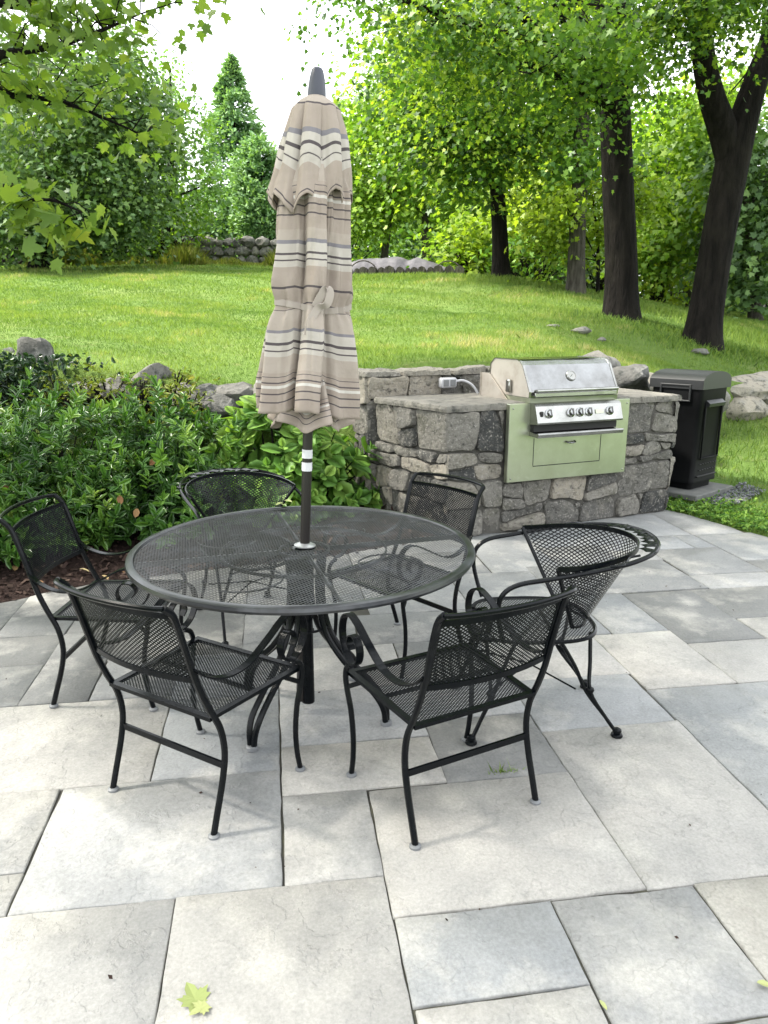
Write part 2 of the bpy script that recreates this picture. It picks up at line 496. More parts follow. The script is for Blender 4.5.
def build_patio():
    rnd = random.Random(3)
    V = []; loops = []; starts = []; tone = []; sids = []
    for (x0, y0, x1, y1, tn) in ST:
        if y0 > 3.25: tn = tn * .5 + (.04 if x0 > 1.5 else -.03)  # far stones darkened: shade of wall and trees put into their tone
        elif y1 < 1.9 and tn > .5: tn -= .04
        g = .0008 + rnd.random() * .0017
        cx, cy = (x0 + x1) / 2, (y0 + y1) / 2
        P = []
        seed = rnd.random() * 100
        def edge(a, b):
            n = max(3, int(math.dist(a, b) / .045))
            for i in range(n):
                t = i / n
                P.append((a[0] + (b[0] - a[0]) * t, a[1] + (b[1] - a[1]) * t))
        c4 = [(x0 + g, y0 + g), (x1 - g, y0 + g), (x1 - g, y1 - g), (x0 + g, y1 - g)]
        c4 = [(x + rnd.uniform(-.004, .004), y + rnd.uniform(-.004, .004)) for x, y in c4]
        for i in range(4): edge(c4[i], c4[(i + 1) % 4])
        Q = []
        for (x, y) in P:
            nv = noise.noise((x * 9 + seed, y * 9, 0)) * .0045 + noise.noise((x * 40 + seed, y * 40, 3)) * .0022
            dx, dy = x - cx, y - cy; L = math.hypot(dx, dy)
            x += dx / L * (nv - .0008); y += dy / L * (nv - .0008)
            x = min(x, right_edge(y)); 
            ye = mulch_edge(x) + .03 * noise.noise((x * 6, 0, 0))
            if y > ye: y = ye
            Q.append((x, y))
        dz = rnd.uniform(-.0025, .0025); tx, ty = rnd.uniform(-.003, .003), rnd.uniform(-.003, .003)
        zz = lambda x, y: dz + tx * (x - cx) + ty * (y - cy)
        n = len(Q); o = len(V)
        ins = .0035
        ring0 = []; ring1 = []; ring2 = []
        for (x, y) in Q:
            dx, dy = cx - x, cy - y; L = math.hypot(dx, dy) + 1e-6
            k = ins * (1 + .7 * noise.noise((x * 25, y * 25, seed)))
            ring0.append((x + dx / L * k, y + dy / L * k, zz(x, y)))
            ring1.append((x, y, zz(x, y) - .004)); ring2.append((x, y, -.03))
        V += ring0 + ring1 + ring2
        def face(ix):
            starts.append(len(loops)); loops.extend(ix); tone.append(tn); sids.append(seed)
        face([o + i for i in range(n)])
        for rI in (0, 1):
            for i in range(n):
                k = (i + 1) % n
                face([o + rI * n + i, o + (rI + 1) * n + i, o + (rI + 1) * n + k, o + rI * n + k])
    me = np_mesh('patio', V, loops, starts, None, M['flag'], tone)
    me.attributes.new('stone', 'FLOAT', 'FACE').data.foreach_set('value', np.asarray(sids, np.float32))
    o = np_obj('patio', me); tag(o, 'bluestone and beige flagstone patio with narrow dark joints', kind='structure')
    b = MB(); xs = [-4, 4.4]
    pts = [(-3.4, .1), (4.3, .1)] + [(right_edge(y), y) for y in np.linspace(1, 5.9, 12)] + [(x, mulch_edge(x) - .01) for x in np.linspace(3.2, -3.4, 24)]
    b.add([(x, y, -.009) for x, y in pts], [tuple(range(len(pts)))])
    b.build('patio_bedding', M['dirt_joint'], sm=False); tag(bpy.data.objects['patio_bedding'], kind='structure')


build_patio()

# ================================================================== EXPANDED-METAL SHEETS
def mesh_sheet(mb, ua, ub, inside, fn, hole=.62, u0=0, u1=1, v0=0, v1=1, dz=.0012):
    """diamond cells with half diagonals ua, ub over [u0,u1]x[v0,v1]; inside(u,v) keeps a cell; fn(u,v,d)->xyz (d = depth)"""
    i = 0
    nu = int((u1 - u0) / ua) + 2; nv = int((v1 - v0) / ub) + 2
    for i in range(nu):
        for j in range(nv):
            if (i + j) % 2: continue
            u, v = u0 + i * ua, v0 + j * ub
            if not inside(u, v): continue
            o = [(u + ua, v), (u, v + ub), (u - ua, v), (u, v - ub)]
            h = [(u + ua * hole, v), (u, v + ub * hole), (u - ua * hole, v), (u, v - ub * hole)]
            vs = [fn(a, b, 0) for a, b in o] + [fn(a, b, dz) for a, b in h]
            mb.add(vs, [(0, 1, 5, 4), (1, 2, 6, 5), (2, 3, 7, 6), (3, 0, 4, 7)])


# ================================================================== TABLE
TX, TY, TZ = .103, 2.86, .737
TR = .672


def build_table():
    t = empty('patio_table', (TX, TY, 0), R(6), 'round black mesh patio table with an umbrella through its middle', 'table')
    b = MB()
    mesh_sheet(b, .0105, .0085, lambda u, v: .05 < math.hypot(u, v) < TR - .008, lambda u, v, d: (u, v, TZ - .004 - d), hole=.70, u0=-TR, u1=TR, v0=-TR, v1=TR)
    b.build('tabletop_mesh', M['iron_table'], t, sm=False, fix=False)
    b = MB()
    prof = [(TR - .022, TZ - .003), (TR - .018, TZ + .003), (TR - .004, TZ + .004), (TR + .008, TZ - .001), (TR + .011, TZ - .012), (TR + .006, TZ - .022), (TR - .006, TZ - .024), (TR - .01, TZ - .012), (TR - .022, TZ - .008)]
    n = 120
    vs = []; fs = []
    for i in range(n):
        a = 2 * math.pi * i / n
        for r_, z_ in prof: vs.append((r_ * math.cos(a), r_ * math.sin(a), z_))
    m = len(prof)
    for i in range(n):
        k = (i + 1) % n
        for j in range(m):
            j2 = (j + 1) % m
            fs.append((i * m + j, k * m + j, k * m + j2, i * m + j2))
    b.add(vs, fs); b.build('rim', M['iron_table'], t)
    b = MB()
    for r_ in (.33, .10):
        b.ribbon([(r_ * math.cos(a), r_ * math.sin(a), TZ - .016) for a in np.linspace(0, 2 * math.pi, 48, endpoint=False)], (0, 0, 1), .014, .005, closed=True)
    for k in range(4):
        a = R(-132 + 90 * k + 45)
        b.ribbon([(.1 * math.cos(a), .1 * math.sin(a), TZ - .018), ((TR - .02) * math.cos(a), (TR - .02) * math.sin(a), TZ - .018)], (0, 0, 1), .02, .006)
        # scrolled brackets under the top
        a2 = R(-132 + 90 * k)
        pts = [(.36 + .16 * math.cos(q) * (1 - q / 9), .16 * math.sin(q) * (1 - q / 9)) for q in np.linspace(0, 5.5, 26)]
        b.tube([(math.cos(a2) * x - math.sin(a2) * y, math.sin(a2) * x + math.cos(a2) * y, TZ - .022) for x, y in pts], .0035, 5)
    b.build('top_support', M['iron_table'], t)
    b = MB(); b.lathe([(.024, .05), (.027, .05), (.027, TZ - .02), (.05, TZ - .01), (.05, TZ - .006), (.024, TZ - .006)], n=20)
    b.build('centre_tube', M['iron'], t)
    b = MB()
    b.tube([(.088 * math.cos(a), .088 * math.sin(a), .40) for a in np.linspace(0, 2 * math.pi, 40, endpoint=False)], .006, 6, closed=True)
    b.build('leg_ring', M['iron'], t)
    for k, ad in enumerate((-132, -26, 50, 138)):
        a = R(ad - 6)
        rad = np.array([math.cos(a), math.sin(a)]); tan = np.array([-rad[1], rad[0]])
        b = MB()
        for s in (-1, 1):
            w = .021
            pr = smooth([(.075, .70), (.065, .58), (.072, .47), (.10, .37), (.17, .27), (.255, .19), (.315, .125), (.34, .07), (.345, .015)], 5)
            P = []
            for (r_, z_) in pr:
                k2 = w * (1 if z_ > .12 else .35 + .65 * z_ / .12)
                q = rad * r_ + tan * (s * k2)
                P.append((q[0], q[1], z_))
            b.tube(P, .0125, 8)
        o = b.build('leg', M['iron'], t)
        g = MB(); g.lathe([(.018, .0), (.024, .002), (.024, .016), (.02, .02)], c=(rad[0] * .345, rad[1] * .345, 0), n=16)
        g.build('foot_cap', M['glide'], o)
    return t


build_table()

# ================================================================== UMBRELLA
def canopy_mat(which='main'):
    m, nt, out = new_mat('striped_canvas')
    p = N(nt, 'ShaderNodeBsdfPrincipled'); p.inputs['Roughness'].default_value = .9; p.inputs['Specular IOR Level'].default_value = .15
    a = N(nt, 'ShaderNodeAttribute', attribute_name='vlen')
    T = (.32, .272, .238); L = (.42, .388, .355); D = (.085, .073, .078); B = (.19, .18, .20); W = (.52, .495, .465); T2 = (.35, .305, .268)
    if which == 'vent':
        band = [(0, T), (1.3, D), (1.8, T), (10.5, L), (13, D), (13.5, L), (16.4, D), (17.5, L), (20.3, B), (21.8, T), (30, D), (30.6, T2), (34, T)]
        tot = 60.0
    else:
        band = [(0, T), (4.5, D), (5.0, T), (7.5, D), (8.0, T), (9.8, W), (10.9, T), (11.7, D), (12.2, T), (14, D), (14.4, T), (15.5, T2), (21.5, L), (23.3, D), (23.8, L), (25.6, D), (26.6, L), (30, B), (31.1, T2), (38, D), (38.4, T), (39.8, D), (40.3, T), (45.5, D), (46.2, T), (53, L), (55, D), (55.5, L), (57, D), (58, L), (61, B), (62.2, T2)]
        tot = 66.0
    md = N(nt, 'ShaderNodeMath', operation='MODULO'); md.inputs[1].default_value = tot
    nt.links.new(a.outputs['Fac'], md.inputs[0])
    dv = N(nt, 'ShaderNodeMath', operation='DIVIDE'); dv.inputs[1].default_value = tot; nt.links.new(md.outputs[0], dv.inputs[0])
    rp = ramp(nt, [(p_ / tot, c) for p_, c in band], 'CONSTANT')
    nt.links.new(dv.outputs[0], rp.inputs[0])
    nz = obj_noise(nt, 6, 4, .6); mr = N(nt, 'ShaderNodeMapRange'); mr.inputs[1].default_value = .3; mr.inputs[2].default_value = .8
    nt.links.new(nz.outputs['Fac'], mr.inputs[0])
    c = mixc(nt, rp.outputs[0], (.9, .87, .86), mr.outputs[0], 'MULTIPLY')
    nt.links.new(c, p.inputs['Base Color'])
    t = N(nt, 'ShaderNodeBsdfTranslucent'); nt.links.new(c, t.inputs[0])
    mx = N(nt, 'ShaderNodeMixShader'); mx.inputs[0].default_value = .12
    nt.links.new(p.outputs[0], mx.inputs[1]); nt.links.new(t.outputs[0], mx.inputs[2])
    w = obj_noise(nt, 17, 5, .55); b = N(nt, 'ShaderNodeBump'); b.inputs['Strength'].default_value = .35; b.inputs['Distance'].default_value = .02
    nt.links.new(w.outputs['Fac'], b.inputs['Height']); nt.links.new(b.outputs[0], p.inputs['Normal'])
    nt.links.new(mx.outputs[0], out.inputs[0])
    return m


M['canvas'] = canopy_mat()
M['canvas_vent'] = canopy_mat('vent')


def cloth(name, rows, n, rfun, zfun, vfun, mat, parent, th=.003):
    """closed-umbrella cloth: rows of t in [0,1] (top..hem); radius rfun(t,a), height zfun(t,a), cloth length vfun(t,a)"""
    V = []; vl = []; fs = []
    for i in range(rows):
        t = i / (rows - 1)
        for j in range(n):
            a = 2 * math.pi * j / n
            r_ = rfun(t, a); V.append((r_ * math.cos(a), r_ * math.sin(a), zfun(t, a))); vl.append(vfun(t, a))
    for i in range(rows - 1):
        for j in range(n):
            k = (j + 1) % n
            fs.append((i * n + j, (i + 1) * n + j, (i + 1) * n + k, i * n + k))
    me = bpy.data.meshes.new(name); me.from_pydata(V, [], fs)
    at_ = me.attributes.new('vlen', 'FLOAT', 'POINT'); at_.data.foreach_set('value', vl)
    me.polygons.foreach_set('use_smooth', [True] * len(fs)); me.materials.append(mat)
    o = bpy.data.objects.new(name, me); COL.objects.link(o); o.parent = parent
    so = o.modifiers.new('thick', 'SOLIDIFY'); so.thickness = th; so.offset = -1
    return o


def build_umbrella():
    u = empty('patio_umbrella', (TX, TY, 0), 0, 'closed patio umbrella of taupe striped canvas with a dark pointed cap', 'umbrella')
    ty = 2.9      # lean, degrees, to the right of the picture
    u.rotation_euler = (R(-.6), R(ty), R(-8))
    u.location = (TX - .035, TY, 0)
    b = MB(); b.tube([(0, 0, .06), (0, 0, 2.40)], .0195, 20); b.build('pole', M['pole'], u)
    b = MB(); b.lathe([(.021, TZ - .003), (.042, TZ), (.0435, TZ + .005), (.034, TZ + .010), (.022, TZ + .014)], n=28)
    b.build('collar', M['steel_collar'], u)
    for z in (1.095, 1.045):
        b = MB(); b.lathe([(.0200, z), (.0206, z), (.0206, z + .034), (.0200, z + .034)], n=24); b.build('reflective_band', M['white_tape'], u)
    b = MB(); b.lathe([(.026, 2.355), (.031, 2.36), (.0325, 2.372), (.031, 2.40), (.027, 2.43), (.021, 2.455), (.017, 2.462)], n=24)
    b.build('finial', M['finial'], u)
    # main canopy: 8 rib folds gathered round the pole
    zt, zh = 2.26, 1.27
    prof = [(0, .045), (.08, .085), (.2, .118), (.35, .128), (.5, .130), (.58, .134), (.62, .134), (.70, .146), (.85, .156), (.95, .164), (1, .166)]
    rs = np.random.default_rng(5)
    ph = rs.uniform(-.38, .38, 8); am = rs.uniform(.45, 1.45, 8)
    def fold(a, t, amp):
        # rounded lobes with sharp creases between them, one per rib
        q = (a / (2 * math.pi) * 8 + .35 + .16 * math.sin(t * 4.2 + 3 * math.sin(a)) * t) % 8
        k = int(q); f = q - k
        f = min(max(f + ph[k] * math.sin(math.pi * f), 0), 1) ** (2.3, .55, 1.9, .8, 2.6, .5, 1.2, 2.0)[k]
        lobe = math.sin(math.pi * f) ** .6
        return (lobe - .62) * amp * am[k] + .16 * amp * math.sin((3 + k % 3) * math.pi * f + k) * (.3 + t)
    def rf(t, a):
        base = np.interp(t, [p[0] for p in prof], [p[1] for p in prof])
        tie = math.exp(-((t - .60) / .04) ** 2)
        w = noise.noise((math.cos(a) * 2.2, math.sin(a) * 2.2, t * 4.5)) * .022 + noise.noise((math.cos(a) * 7, math.sin(a) * 7, t * 4 + 7)) * .016 + noise.noise((math.cos(a) * 15, math.sin(a) * 15, t * 7 + 3)) * .0045 + math.exp(-((t - .60) / .09) ** 2) * .006 * math.sin(23 * a + 9 * t)
        return base * (1 - .10 * tie) + fold(a, t, .064 * (.3 + t) * (1 - .35 * tie)) + w * min(1, t * 4)
    def zf(t, a):
        z = zt + (zh - zt) * t
        return z + (.010 * math.sin(4 * a + 1.3) + .016 * math.cos(a + 2.2) + .02 * max(0, -fold(a, 1, 1.))) * t ** 3
    def vf(t, a):
        return .3 + (1 - t) * 100 + .9 * noise.noise((math.cos(a) * 3, math.sin(a) * 3, 2.5))
    can = cloth('canopy', 90, 320, rf, zf, vf, M['canvas'], u)
    # inner lining folds that hang below inside
    def rf2(t, a): return .06 + .085 * t + .025 * math.sin(5 * a + .6) + .014 * math.sin(11 * a)
    cloth('inner_fold', 18, 160, rf2, lambda t, a: 1.42 - .19 * t + .02 * math.sin(5 * a), lambda t, a: 30 * (1 - t), M['canvas'], can)
    # vent flap (upper tier)
    ph2 = rs.uniform(-.2, .2, 8)
    def fold2(a, amp):
        q = (a / (2 * math.pi) * 8 + .6) % 8; k = int(q); f = q - k
        f = min(max(f + ph2[k] * math.sin(math.pi * f), 0), 1)
        return (math.sin(math.pi * f) ** .7 - .6) * amp
    pv = [(0, .033), (.05, .06), (.12, .083), (.3, .098), (.6, .117), (.85, .134), (1, .142)]
    def rv(t, a):
        base = np.interp(t, [p[0] for p in pv], [p[1] for p in pv])
        return base + fold2(a, .034 * min(1, t * 2.2)) + noise.noise((math.cos(a) * 2, math.sin(a) * 2, t * 3 + 20)) * .018 * t + noise.noise((math.cos(a) * 8, math.sin(a) * 8, t * 3 + 20)) * .010 * t + .018 * t * t * math.cos(a - 2.9)
    def zv(t, a):
        q = (a / (2 * math.pi) * 8 + .6) % 1
        hem = .06 * (abs(q - .5) * 2) ** 1.5 - .01
        return 2.372 - .335 * t - hem * t ** 2 * (1 if t > .5 else t * 2) + .02 * math.cos(a * 2 + 1) * t ** 2
    def vv(t, a): return max(0, (1 - t) * 34 + .5 * noise.noise((math.cos(a) * 3, math.sin(a) * 3, 8.5)) + .2)
    cloth('vent_canopy', 50, 280, rv, zv, vv, M['canvas_vent'], u)
    # tie strap with a bow
    zs = zt + (zh - zt) * (.605)
    b = MB(); P = []
    for j in range(120):
        a = 2 * math.pi * j / 120
        P.append(((rf((.605), a) + .004) * math.cos(a), (rf((.605), a) + .004) * math.sin(a), zs + .012 * math.sin(2 * a + .5)))
    b.ribbon(P, (0, 0, 1), .022, .003, closed=True)
    M['strap'] = principled('taupe_webbing', (.30, .262, .235), .9)
    so = b.build('tie_strap', M['strap'], u)
    b = MB(); a0 = R(-78)
    def lp(x, z, d=.0):
        r_ = rf((.605), a0) + .014 + d
        return (r_ * math.cos(a0) - x * math.sin(a0), r_ * math.sin(a0) + x * math.cos(a0), zs + z * 1.0)
    b.ribbon(smooth([lp(-.005, 0), lp(.012, .035, .008), lp(.03, .062, .012), (lp(.045, .05, .014)), lp(.035, .01, .012), lp(.005, -.005, .004), lp(-.02, -.05, .006), lp(-.03, -.10, .004)], 6), (1, .3, 0), .028, .003)
    b.build('strap_loop', M['canvas'] if False else M['strap'], so)
    return u


build_umbrella()

# ================================================================== ARM CHAIRS
def build_armchair():
    c = empty('arm_chair', (0, 0, 0))
    def panel_y(z): return float(np.interp(z, [.5, .56, .62, .70, .79, .83], [-.222, -.245, -.262, -.285, -.312, -.35]))
    # seat
    s = MB()
    hw = lambda y: .222 + (y + .19) / .42 * .022
    mesh_sheet(s, .0078, .0054, lambda u, v: abs(u) < hw(v) - .004 and -.187 < v < .226, lambda u, v, d: (u, v, .408 - d), hole=.50, u0=-.25, u1=.25, v0=-.19, v1=.24)
    seat = s.build('seat', M['iron'], c, sm=False, fix=False)
    s = MB()
    cs = [(-hw(-.19), -.19), (hw(-.19), -.19), (hw(.23), .23), (-hw(.23), .23)]
    P = [(x, y, .404) for x, y in cs]
    for i in range(4):
        a, b_ = Vector(P[i]), Vector(P[(i + 1) % 4]); d = (b_ - a).normalized() * .011
        if i % 2 == 0: a, b_ = a - d, b_ + d
        else: a, b_ = a + d * 1.05, b_ - d * 1.05
        s.ribbon([a, b_], Vector((0, 0, 1)).cross(d), .022, .013)
    s.ribbon([(-hw(.03) + .012, .03, .398), (hw(.03) - .012, .03, .398)], (0, 1, 0), .02, .006)
    s.build('seat_frame', M['iron'], c, sm=False)
    # back panel
    bow = lambda x: -.035 * (1 - (x / .225) ** 2)
    bp = MB()
    mesh_sheet(bp, .0078, .0060, lambda u, v: abs(u) < .219 and .563 < v < .783, lambda u, v, d: (u, panel_y(v) + bow(u) + .002 + d, v), hole=.52, u0=-.225, u1=.225, v0=.56, v1=.79)
    bo = bp.build('backrest', M['iron'], c, sm=False, fix=False)
    bf = MB()
    xs = np.linspace(-.225, .225, 15)
    for z in (.558, .787):
        bf.ribbon([(x, panel_y(z) + bow(x), z) for x in xs], (0, 0, 1), .018, .007)
    for x in (-.221, .221):
        bf.ribbon([(x, panel_y(z) + .001, z) for z in np.linspace(.57, .775, 6)], (1, 0, 0), .012, .006)
    bf.build('backrest_frame', M['iron'], bo, sm=False)
    rl = MB()
    rl.tube(smooth([(-.232, -.352, .826), (-.2, -.375, .829), (-.1, -.40, .832), (0, -.408, .833), (.1, -.40, .832), (.2, -.375, .829), (.232, -.352, .826)], 3), .0085, 8)
    rl.build('top_rail', M['iron'], c)
    for sx in (-1, 1):
        b = MB()
        P = smooth([(.24, -.222, .010), (.24, -.203, .07), (.24, -.168, .18), (.24, -.152, .27), (.24, -.165, .36), (.238, -.202, .44), (.235, -.235, .52), (.232, -.262, .61), (.232, -.287, .70), (.232, -.316, .79), (.232, -.352, .828)], 4)
        b.tube([(x * sx, y, z) for x, y, z in P], .0112, 8)
        leg = b.build('rear_leg', M['iron'], c)
        g = MB(); g.lathe([(.012, 0), (.019, .001), (.019, .008), (.012, .013)], c=(.24 * sx, -.222, 0), n=16); g.build('glide', M['glide'], leg)
        b = MB()
        P = smooth([(.252, .218, .010), (.252, .203, .08), (.254, .195, .17), (.258, .202, .27), (.264, .220, .35), (.266, .226, .40), (.266, .214, .437), (.265, .18, .458)], 4)
        b.tube([(x * sx, y, z) for x, y, z in P], .0102, 8)
        b.ribbon([(.236 * sx, .17, .39), (.262 * sx, .214, .362)], (0, 0, 1), .016, .007)
        leg = b.build('front_leg', M['iron'], c)
        g = MB(); g.lathe([(.012, 0), (.019, .001), (.019, .008), (.012, .013)], c=(.252 * sx, .218, 0), n=16); g.build('glide', M['glide'], leg)
        b = MB()
        P = smooth([(.236, -.262, .605), (.243, -.215, .562), (.254, -.14, .535), (.262, -.05, .542), (.265, .05, .59), (.265, .13, .632), (.265, .19, .645), (.265, .235, .615), (.265, .25, .555), (.265, .225, .497), (.265, .175, .467), (.265, .128, .488), (.265, .112, .535), (.265, .138, .575), (.265, .175, .572), (.265, .192, .542), (.265, .175, .518)], 5)
        b.ribbon([(x * sx, y, z) for x, y, z in P], (1, 0, 0), .027, .0055)
        b.build('arm', M['iron'], c, sm=False)
    b = MB(); b.ribbon([(-.24, -.158, .225), (.24, -.158, .225)], (0, 0, 1), .022, .009); b.build('stretcher', M['iron'], c, sm=False)
    return c


arm = build_armchair()
GA = 'mesh arm chairs around the table'
spots = [
    (.545, 2.255, 19.5, 'mesh arm chair seen from behind, right of the two in front of the table'),
    (-.282, 2.432, -39.5, 'mesh arm chair seen from behind, left of the two in front of the table'),
    (-.72, 3.262, -100.5, 'mesh arm chair with slotted top rail beside the dark shrubs, cut by the picture edge'),
    (.582, 3.417, 124, 'mesh arm chair pushed behind the table in front of the stone barbecue'),
]
for i, (x, y, a, lab) in enumerate(spots):
    o = arm if i == 0 else copy_tree(arm)
    o.location = (x, y, 0); o.rotation_euler = (0, 0, R(a)); tag(o, lab, 'chair', GA)

# ================================================================== BARREL CHAIRS
def build_barrel():
    c = empty('barrel_chair', (0, 0, 0))
    def zs(v): return .43 - (max(0, v - .17) ** 2) * 5.5
    def ins(u, v):
        return (abs(u) / .235) ** 3 + (abs(v - .01) / .245) ** 3 < 1
    s = MB(); mesh_sheet(s, .0092, .0062, ins, lambda u, v, d: (u, v, zs(v) - d), hole=.62, u0=-.24, u1=.24, v0=-.25, v1=.27)
    se = s.build('seat', M['iron'], c, sm=False, fix=False)
    s = MB(); P = []
    for k in range(64):
        a = 2 * math.pi * k / 64; ca, sa = math.cos(a), math.sin(a)
        u = .237 * math.copysign(abs(ca) ** (2 / 3), ca); v = .01 + .247 * math.copysign(abs(sa) ** (2 / 3), sa)
        P.append((u, v, zs(v) - .004))
    s.tube(P, .0085, 6, closed=True); s.build('seat_rim', M['iron'], se)
    # flared mesh back: angle th from straight back, height parameter t
    def pt(th, t):
        rx = .095 + (.290 - .095) * t; ry = .065 + (.335 - .065) * t
        return (rx * math.sin(th), -.15 - ry * math.cos(th) + (.085 * t), .425 + (.735 - .425) * t + .03 * t * max(0, math.cos(th)))
    TH = R(99)
    b = MB()
    def fn(u, v, d):
        x, y, z = pt(u, v); return (x * (1 - d), y, z)
    # cells get wider toward the rim: split into bands with matching angular steps
    mesh_sheet(b, .050, .022, lambda u, v: abs(u) < TH - .03 and .02 < v < .985, fn, hole=.64, u0=-TH, u1=TH, v0=0, v1=1)
    bo = b.build('backrest', M['iron'], c, sm=False, fix=False)
    b = MB()
    ths = np.linspace(-TH, TH, 40)
    b.ribbon([pt(t, 1.0) for t in ths], (0, 0, 1), .02, .007)
    b.tube([pt(t, 0.0) for t in ths[::3]], .006, 6)
    for sg in (-1, 1):
        b.tube([pt(sg * TH, t) for t in np.linspace(0, 1, 12)], .0085, 8)
    b.build('backrest_frame', M['iron'], bo)
    # outer rail: arms running round behind the back in one loop
    def rail(sx):
        return [(.236 * sx, .165, .435), (.262 * sx, .185, .50), (.282 * sx, .20, .58), (.292 * sx, .185, .645), (.297 * sx, .13, .682), (.300 * sx, .03, .70), (.302 * sx, -.08, .718), (.296 * sx, -.19, .736), (.268 * sx, -.30, .752), (.2 * sx, -.40, .765), (.1 * sx, -.455, .772)]
    P = rail(-1) + [(0, -.47, .774)] + rail(1)[::-1]
    b = MB(); b.tube(smooth(P, 4), .0095, 8); ro = b.build('arm_rail', M['iron'], c)
    # leaf ornament between the two rims
    b = MB()
    for k in range(9):
        th = R(-32 + 8 * k)
        p0 = np.array(pt(th, 1.0)); rad = np.array([math.sin(th), -math.cos(th), 0.]); tg = np.array([math.cos(th), math.sin(th), 0.])
        L, W = .038, .024
        cen = p0 + rad * .045 + np.array([0, 0, .010 + .004 * (k % 2)])
        an = .6 if k % 2 else -.6
        d1 = rad * math.cos(an) + tg * math.sin(an); d2 = -rad * math.sin(an) + tg * math.cos(an)
        ring = [cen + d1 * (L * math.cos(q)) * (1 + .18 * math.cos(5 * q)) + d2 * (W * math.sin(q)) * (1 + .25 * math.cos(5 * q)) for q in np.linspace(0, 2 * math.pi, 15, endpoint=False)]
        up = cen + np.array([0, 0, .008]); dn = cen - np.array([0, 0, .004])
        b.add([tuple(x) for x in ring] + [tuple(up), tuple(dn)], [(i, (i + 1) % 15, 15) for i in range(15)] + [((i + 1) % 15, i, 16) for i in range(15)])
    for sg in (-1, 1):
        q = [np.array(pt(sg * R(t), 1.0)) + np.array([math.sin(sg * R(t)), -math.cos(R(t)), 0]) * e for t, e in ((40, .03), (47, .012), (55, .03), (62, .05), (68, .03))]
        b.tube(smooth([tuple(x) for x in q], 4), .005, 6)
    b.build('leaf_ornament', M['iron'], ro)
    for sx in (-1, 1):
        for nm, foot, tops in (('front_leg', (.232, .275), ((.215, .11), (.15, .215))), ('rear_leg', (.205, -.315), ((.20, -.06), (.14, -.20)))):
            b = MB()
            fx, fy = foot[0] * sx, foot[1]
            kx, ky = (tops[0][0] + .0) * sx, (tops[0][1] + tops[1][1]) / 2 + (foot[1] - (tops[0][1] + tops[1][1]) / 2) * .35
            for (tx, ty_) in tops:
                b.tube(smooth([(tx * sx, ty_, .425), ((tx * sx + kx) / 2 * 1.0, (ty_ + ky) / 2, .31), (kx * .97 + fx * .03, ky + (ty_ - ky) * .12, .20), (kx * .4 + fx * .6, ky * .45 + fy * .55, .09), (fx, fy, .014)], 4), .0078, 8)
            b.lathe([(.002, -.013), (.014, -.008), (.017, 0), (.014, .008), (.002, .013)], c=(kx, ky, .205), n=12)
            lg = b.build(nm, M['iron'], c)
            g = MB(); g.lathe([(.02, 0), (.024, .004), (.022, .012), (.014, .016), (.018, .022), (.017, .032), (.008, .038)], c=(fx, fy, 0), n=16); g.build('ball_foot', M['iron'], lg)
    b = MB()
    b.tube([(-.19, -.14, .205), (0, 0, .225), (.19, .19, .205)], .004, 6); b.tube([(.19, -.14, .205), (0, 0, .235), (-.19, .19, .205)], .004, 6)
    b.build('stretcher', M['iron'], c)
    return c


bar = build_barrel()
GB = 'barrel-back chairs around the table'
for i, (x, y, a, lab) in enumerate([
    (1.02, 2.72, 84, 'barrel-back chair right of the table, its round seat and flared mesh back showing'),
    (-.16, 3.90, 200, 'barrel-back chair behind the table by the broad-leaved plant, only its curved back showing')]):
    o = bar if i == 0 else copy_tree(bar)
    o.location = (x, y, 0); o.rotation_euler = (0, 0, R(a)); tag(o, lab, 'chair', GB)

# ================================================================== TERRAIN
def y_edge(x):              # line of the retaining stones: patio level in front, lawn behind
    return float(np.interp(x, [-60, -8, -3, -1, .6, 3.5, 4.1, 5.5, 8, 12, 60], [9, 7.6, 7.25, 7.05, 6.75, 7.0, 7.55, 8.3, 9.2, 10.4, 16]))


_cp = [(20, 345, 7.7), (100, 366, 7.45), (200, 380, 7.2), (250, 384, 7.1), (360, 366, 6.95), (430, 361, 7.1), (560, 356, 7.2), (640, 372, 7.9), (700, 374, 8.6), (768, 380, 9.3),
       (0, 303, 13), (150, 307, 13), (260, 312, 13), (400, 314, 11.5), (500, 307, 12), (560, 320, 10), (622, 319, 11.3), (700, 341, 10.3), (780, 352, 11),
       (350, 277, 18), (430, 276, 17.5), (500, 279, 16), (560, 289, 14.2), (600, 301, 12.8),
       (0, 268, 26), (100, 264, 28), (250, 263, 28), (-150, 272, 25), (660, 304, 19), (700, 312, 18), (768, 322, 17), (720, 303, 25), (860, 322, 20)]
CP = [at(*c) for c in _cp] + [np.array(p) for p in [(4, 22, 2.85), (7, 22, 2.75), (3, 28, 3.2), (8, 30, 2.7), (-12, 40, 4.3), (4, 42, 3.6), (16, 40, 2.6), (30, 34, 2.0), (-25, 25, 3.6), (-12, 8, 1.2), (22, 12, .9), (-60, 100, 7), (0, 110, 6), (70, 100, 3), (70, 20, 1), (-60, 10, 2)]]
CP = np.array(CP)
_D = np.linalg.norm(CP[:, None, :2] - CP[None, :, :2], axis=2)
_A = np.zeros((len(CP) + 3, len(CP) + 3)); _n = len(CP)
_A[:_n, :_n] = _D + np.eye(_n) * -.25; _A[:_n, _n] = 1; _A[:_n, _n + 1:] = CP[:, :2]; _A[_n:, :_n] = _A[:_n, _n:].T
_W = np.linalg.solve(_A, np.concatenate([CP[:, 2], np.zeros(3)]))


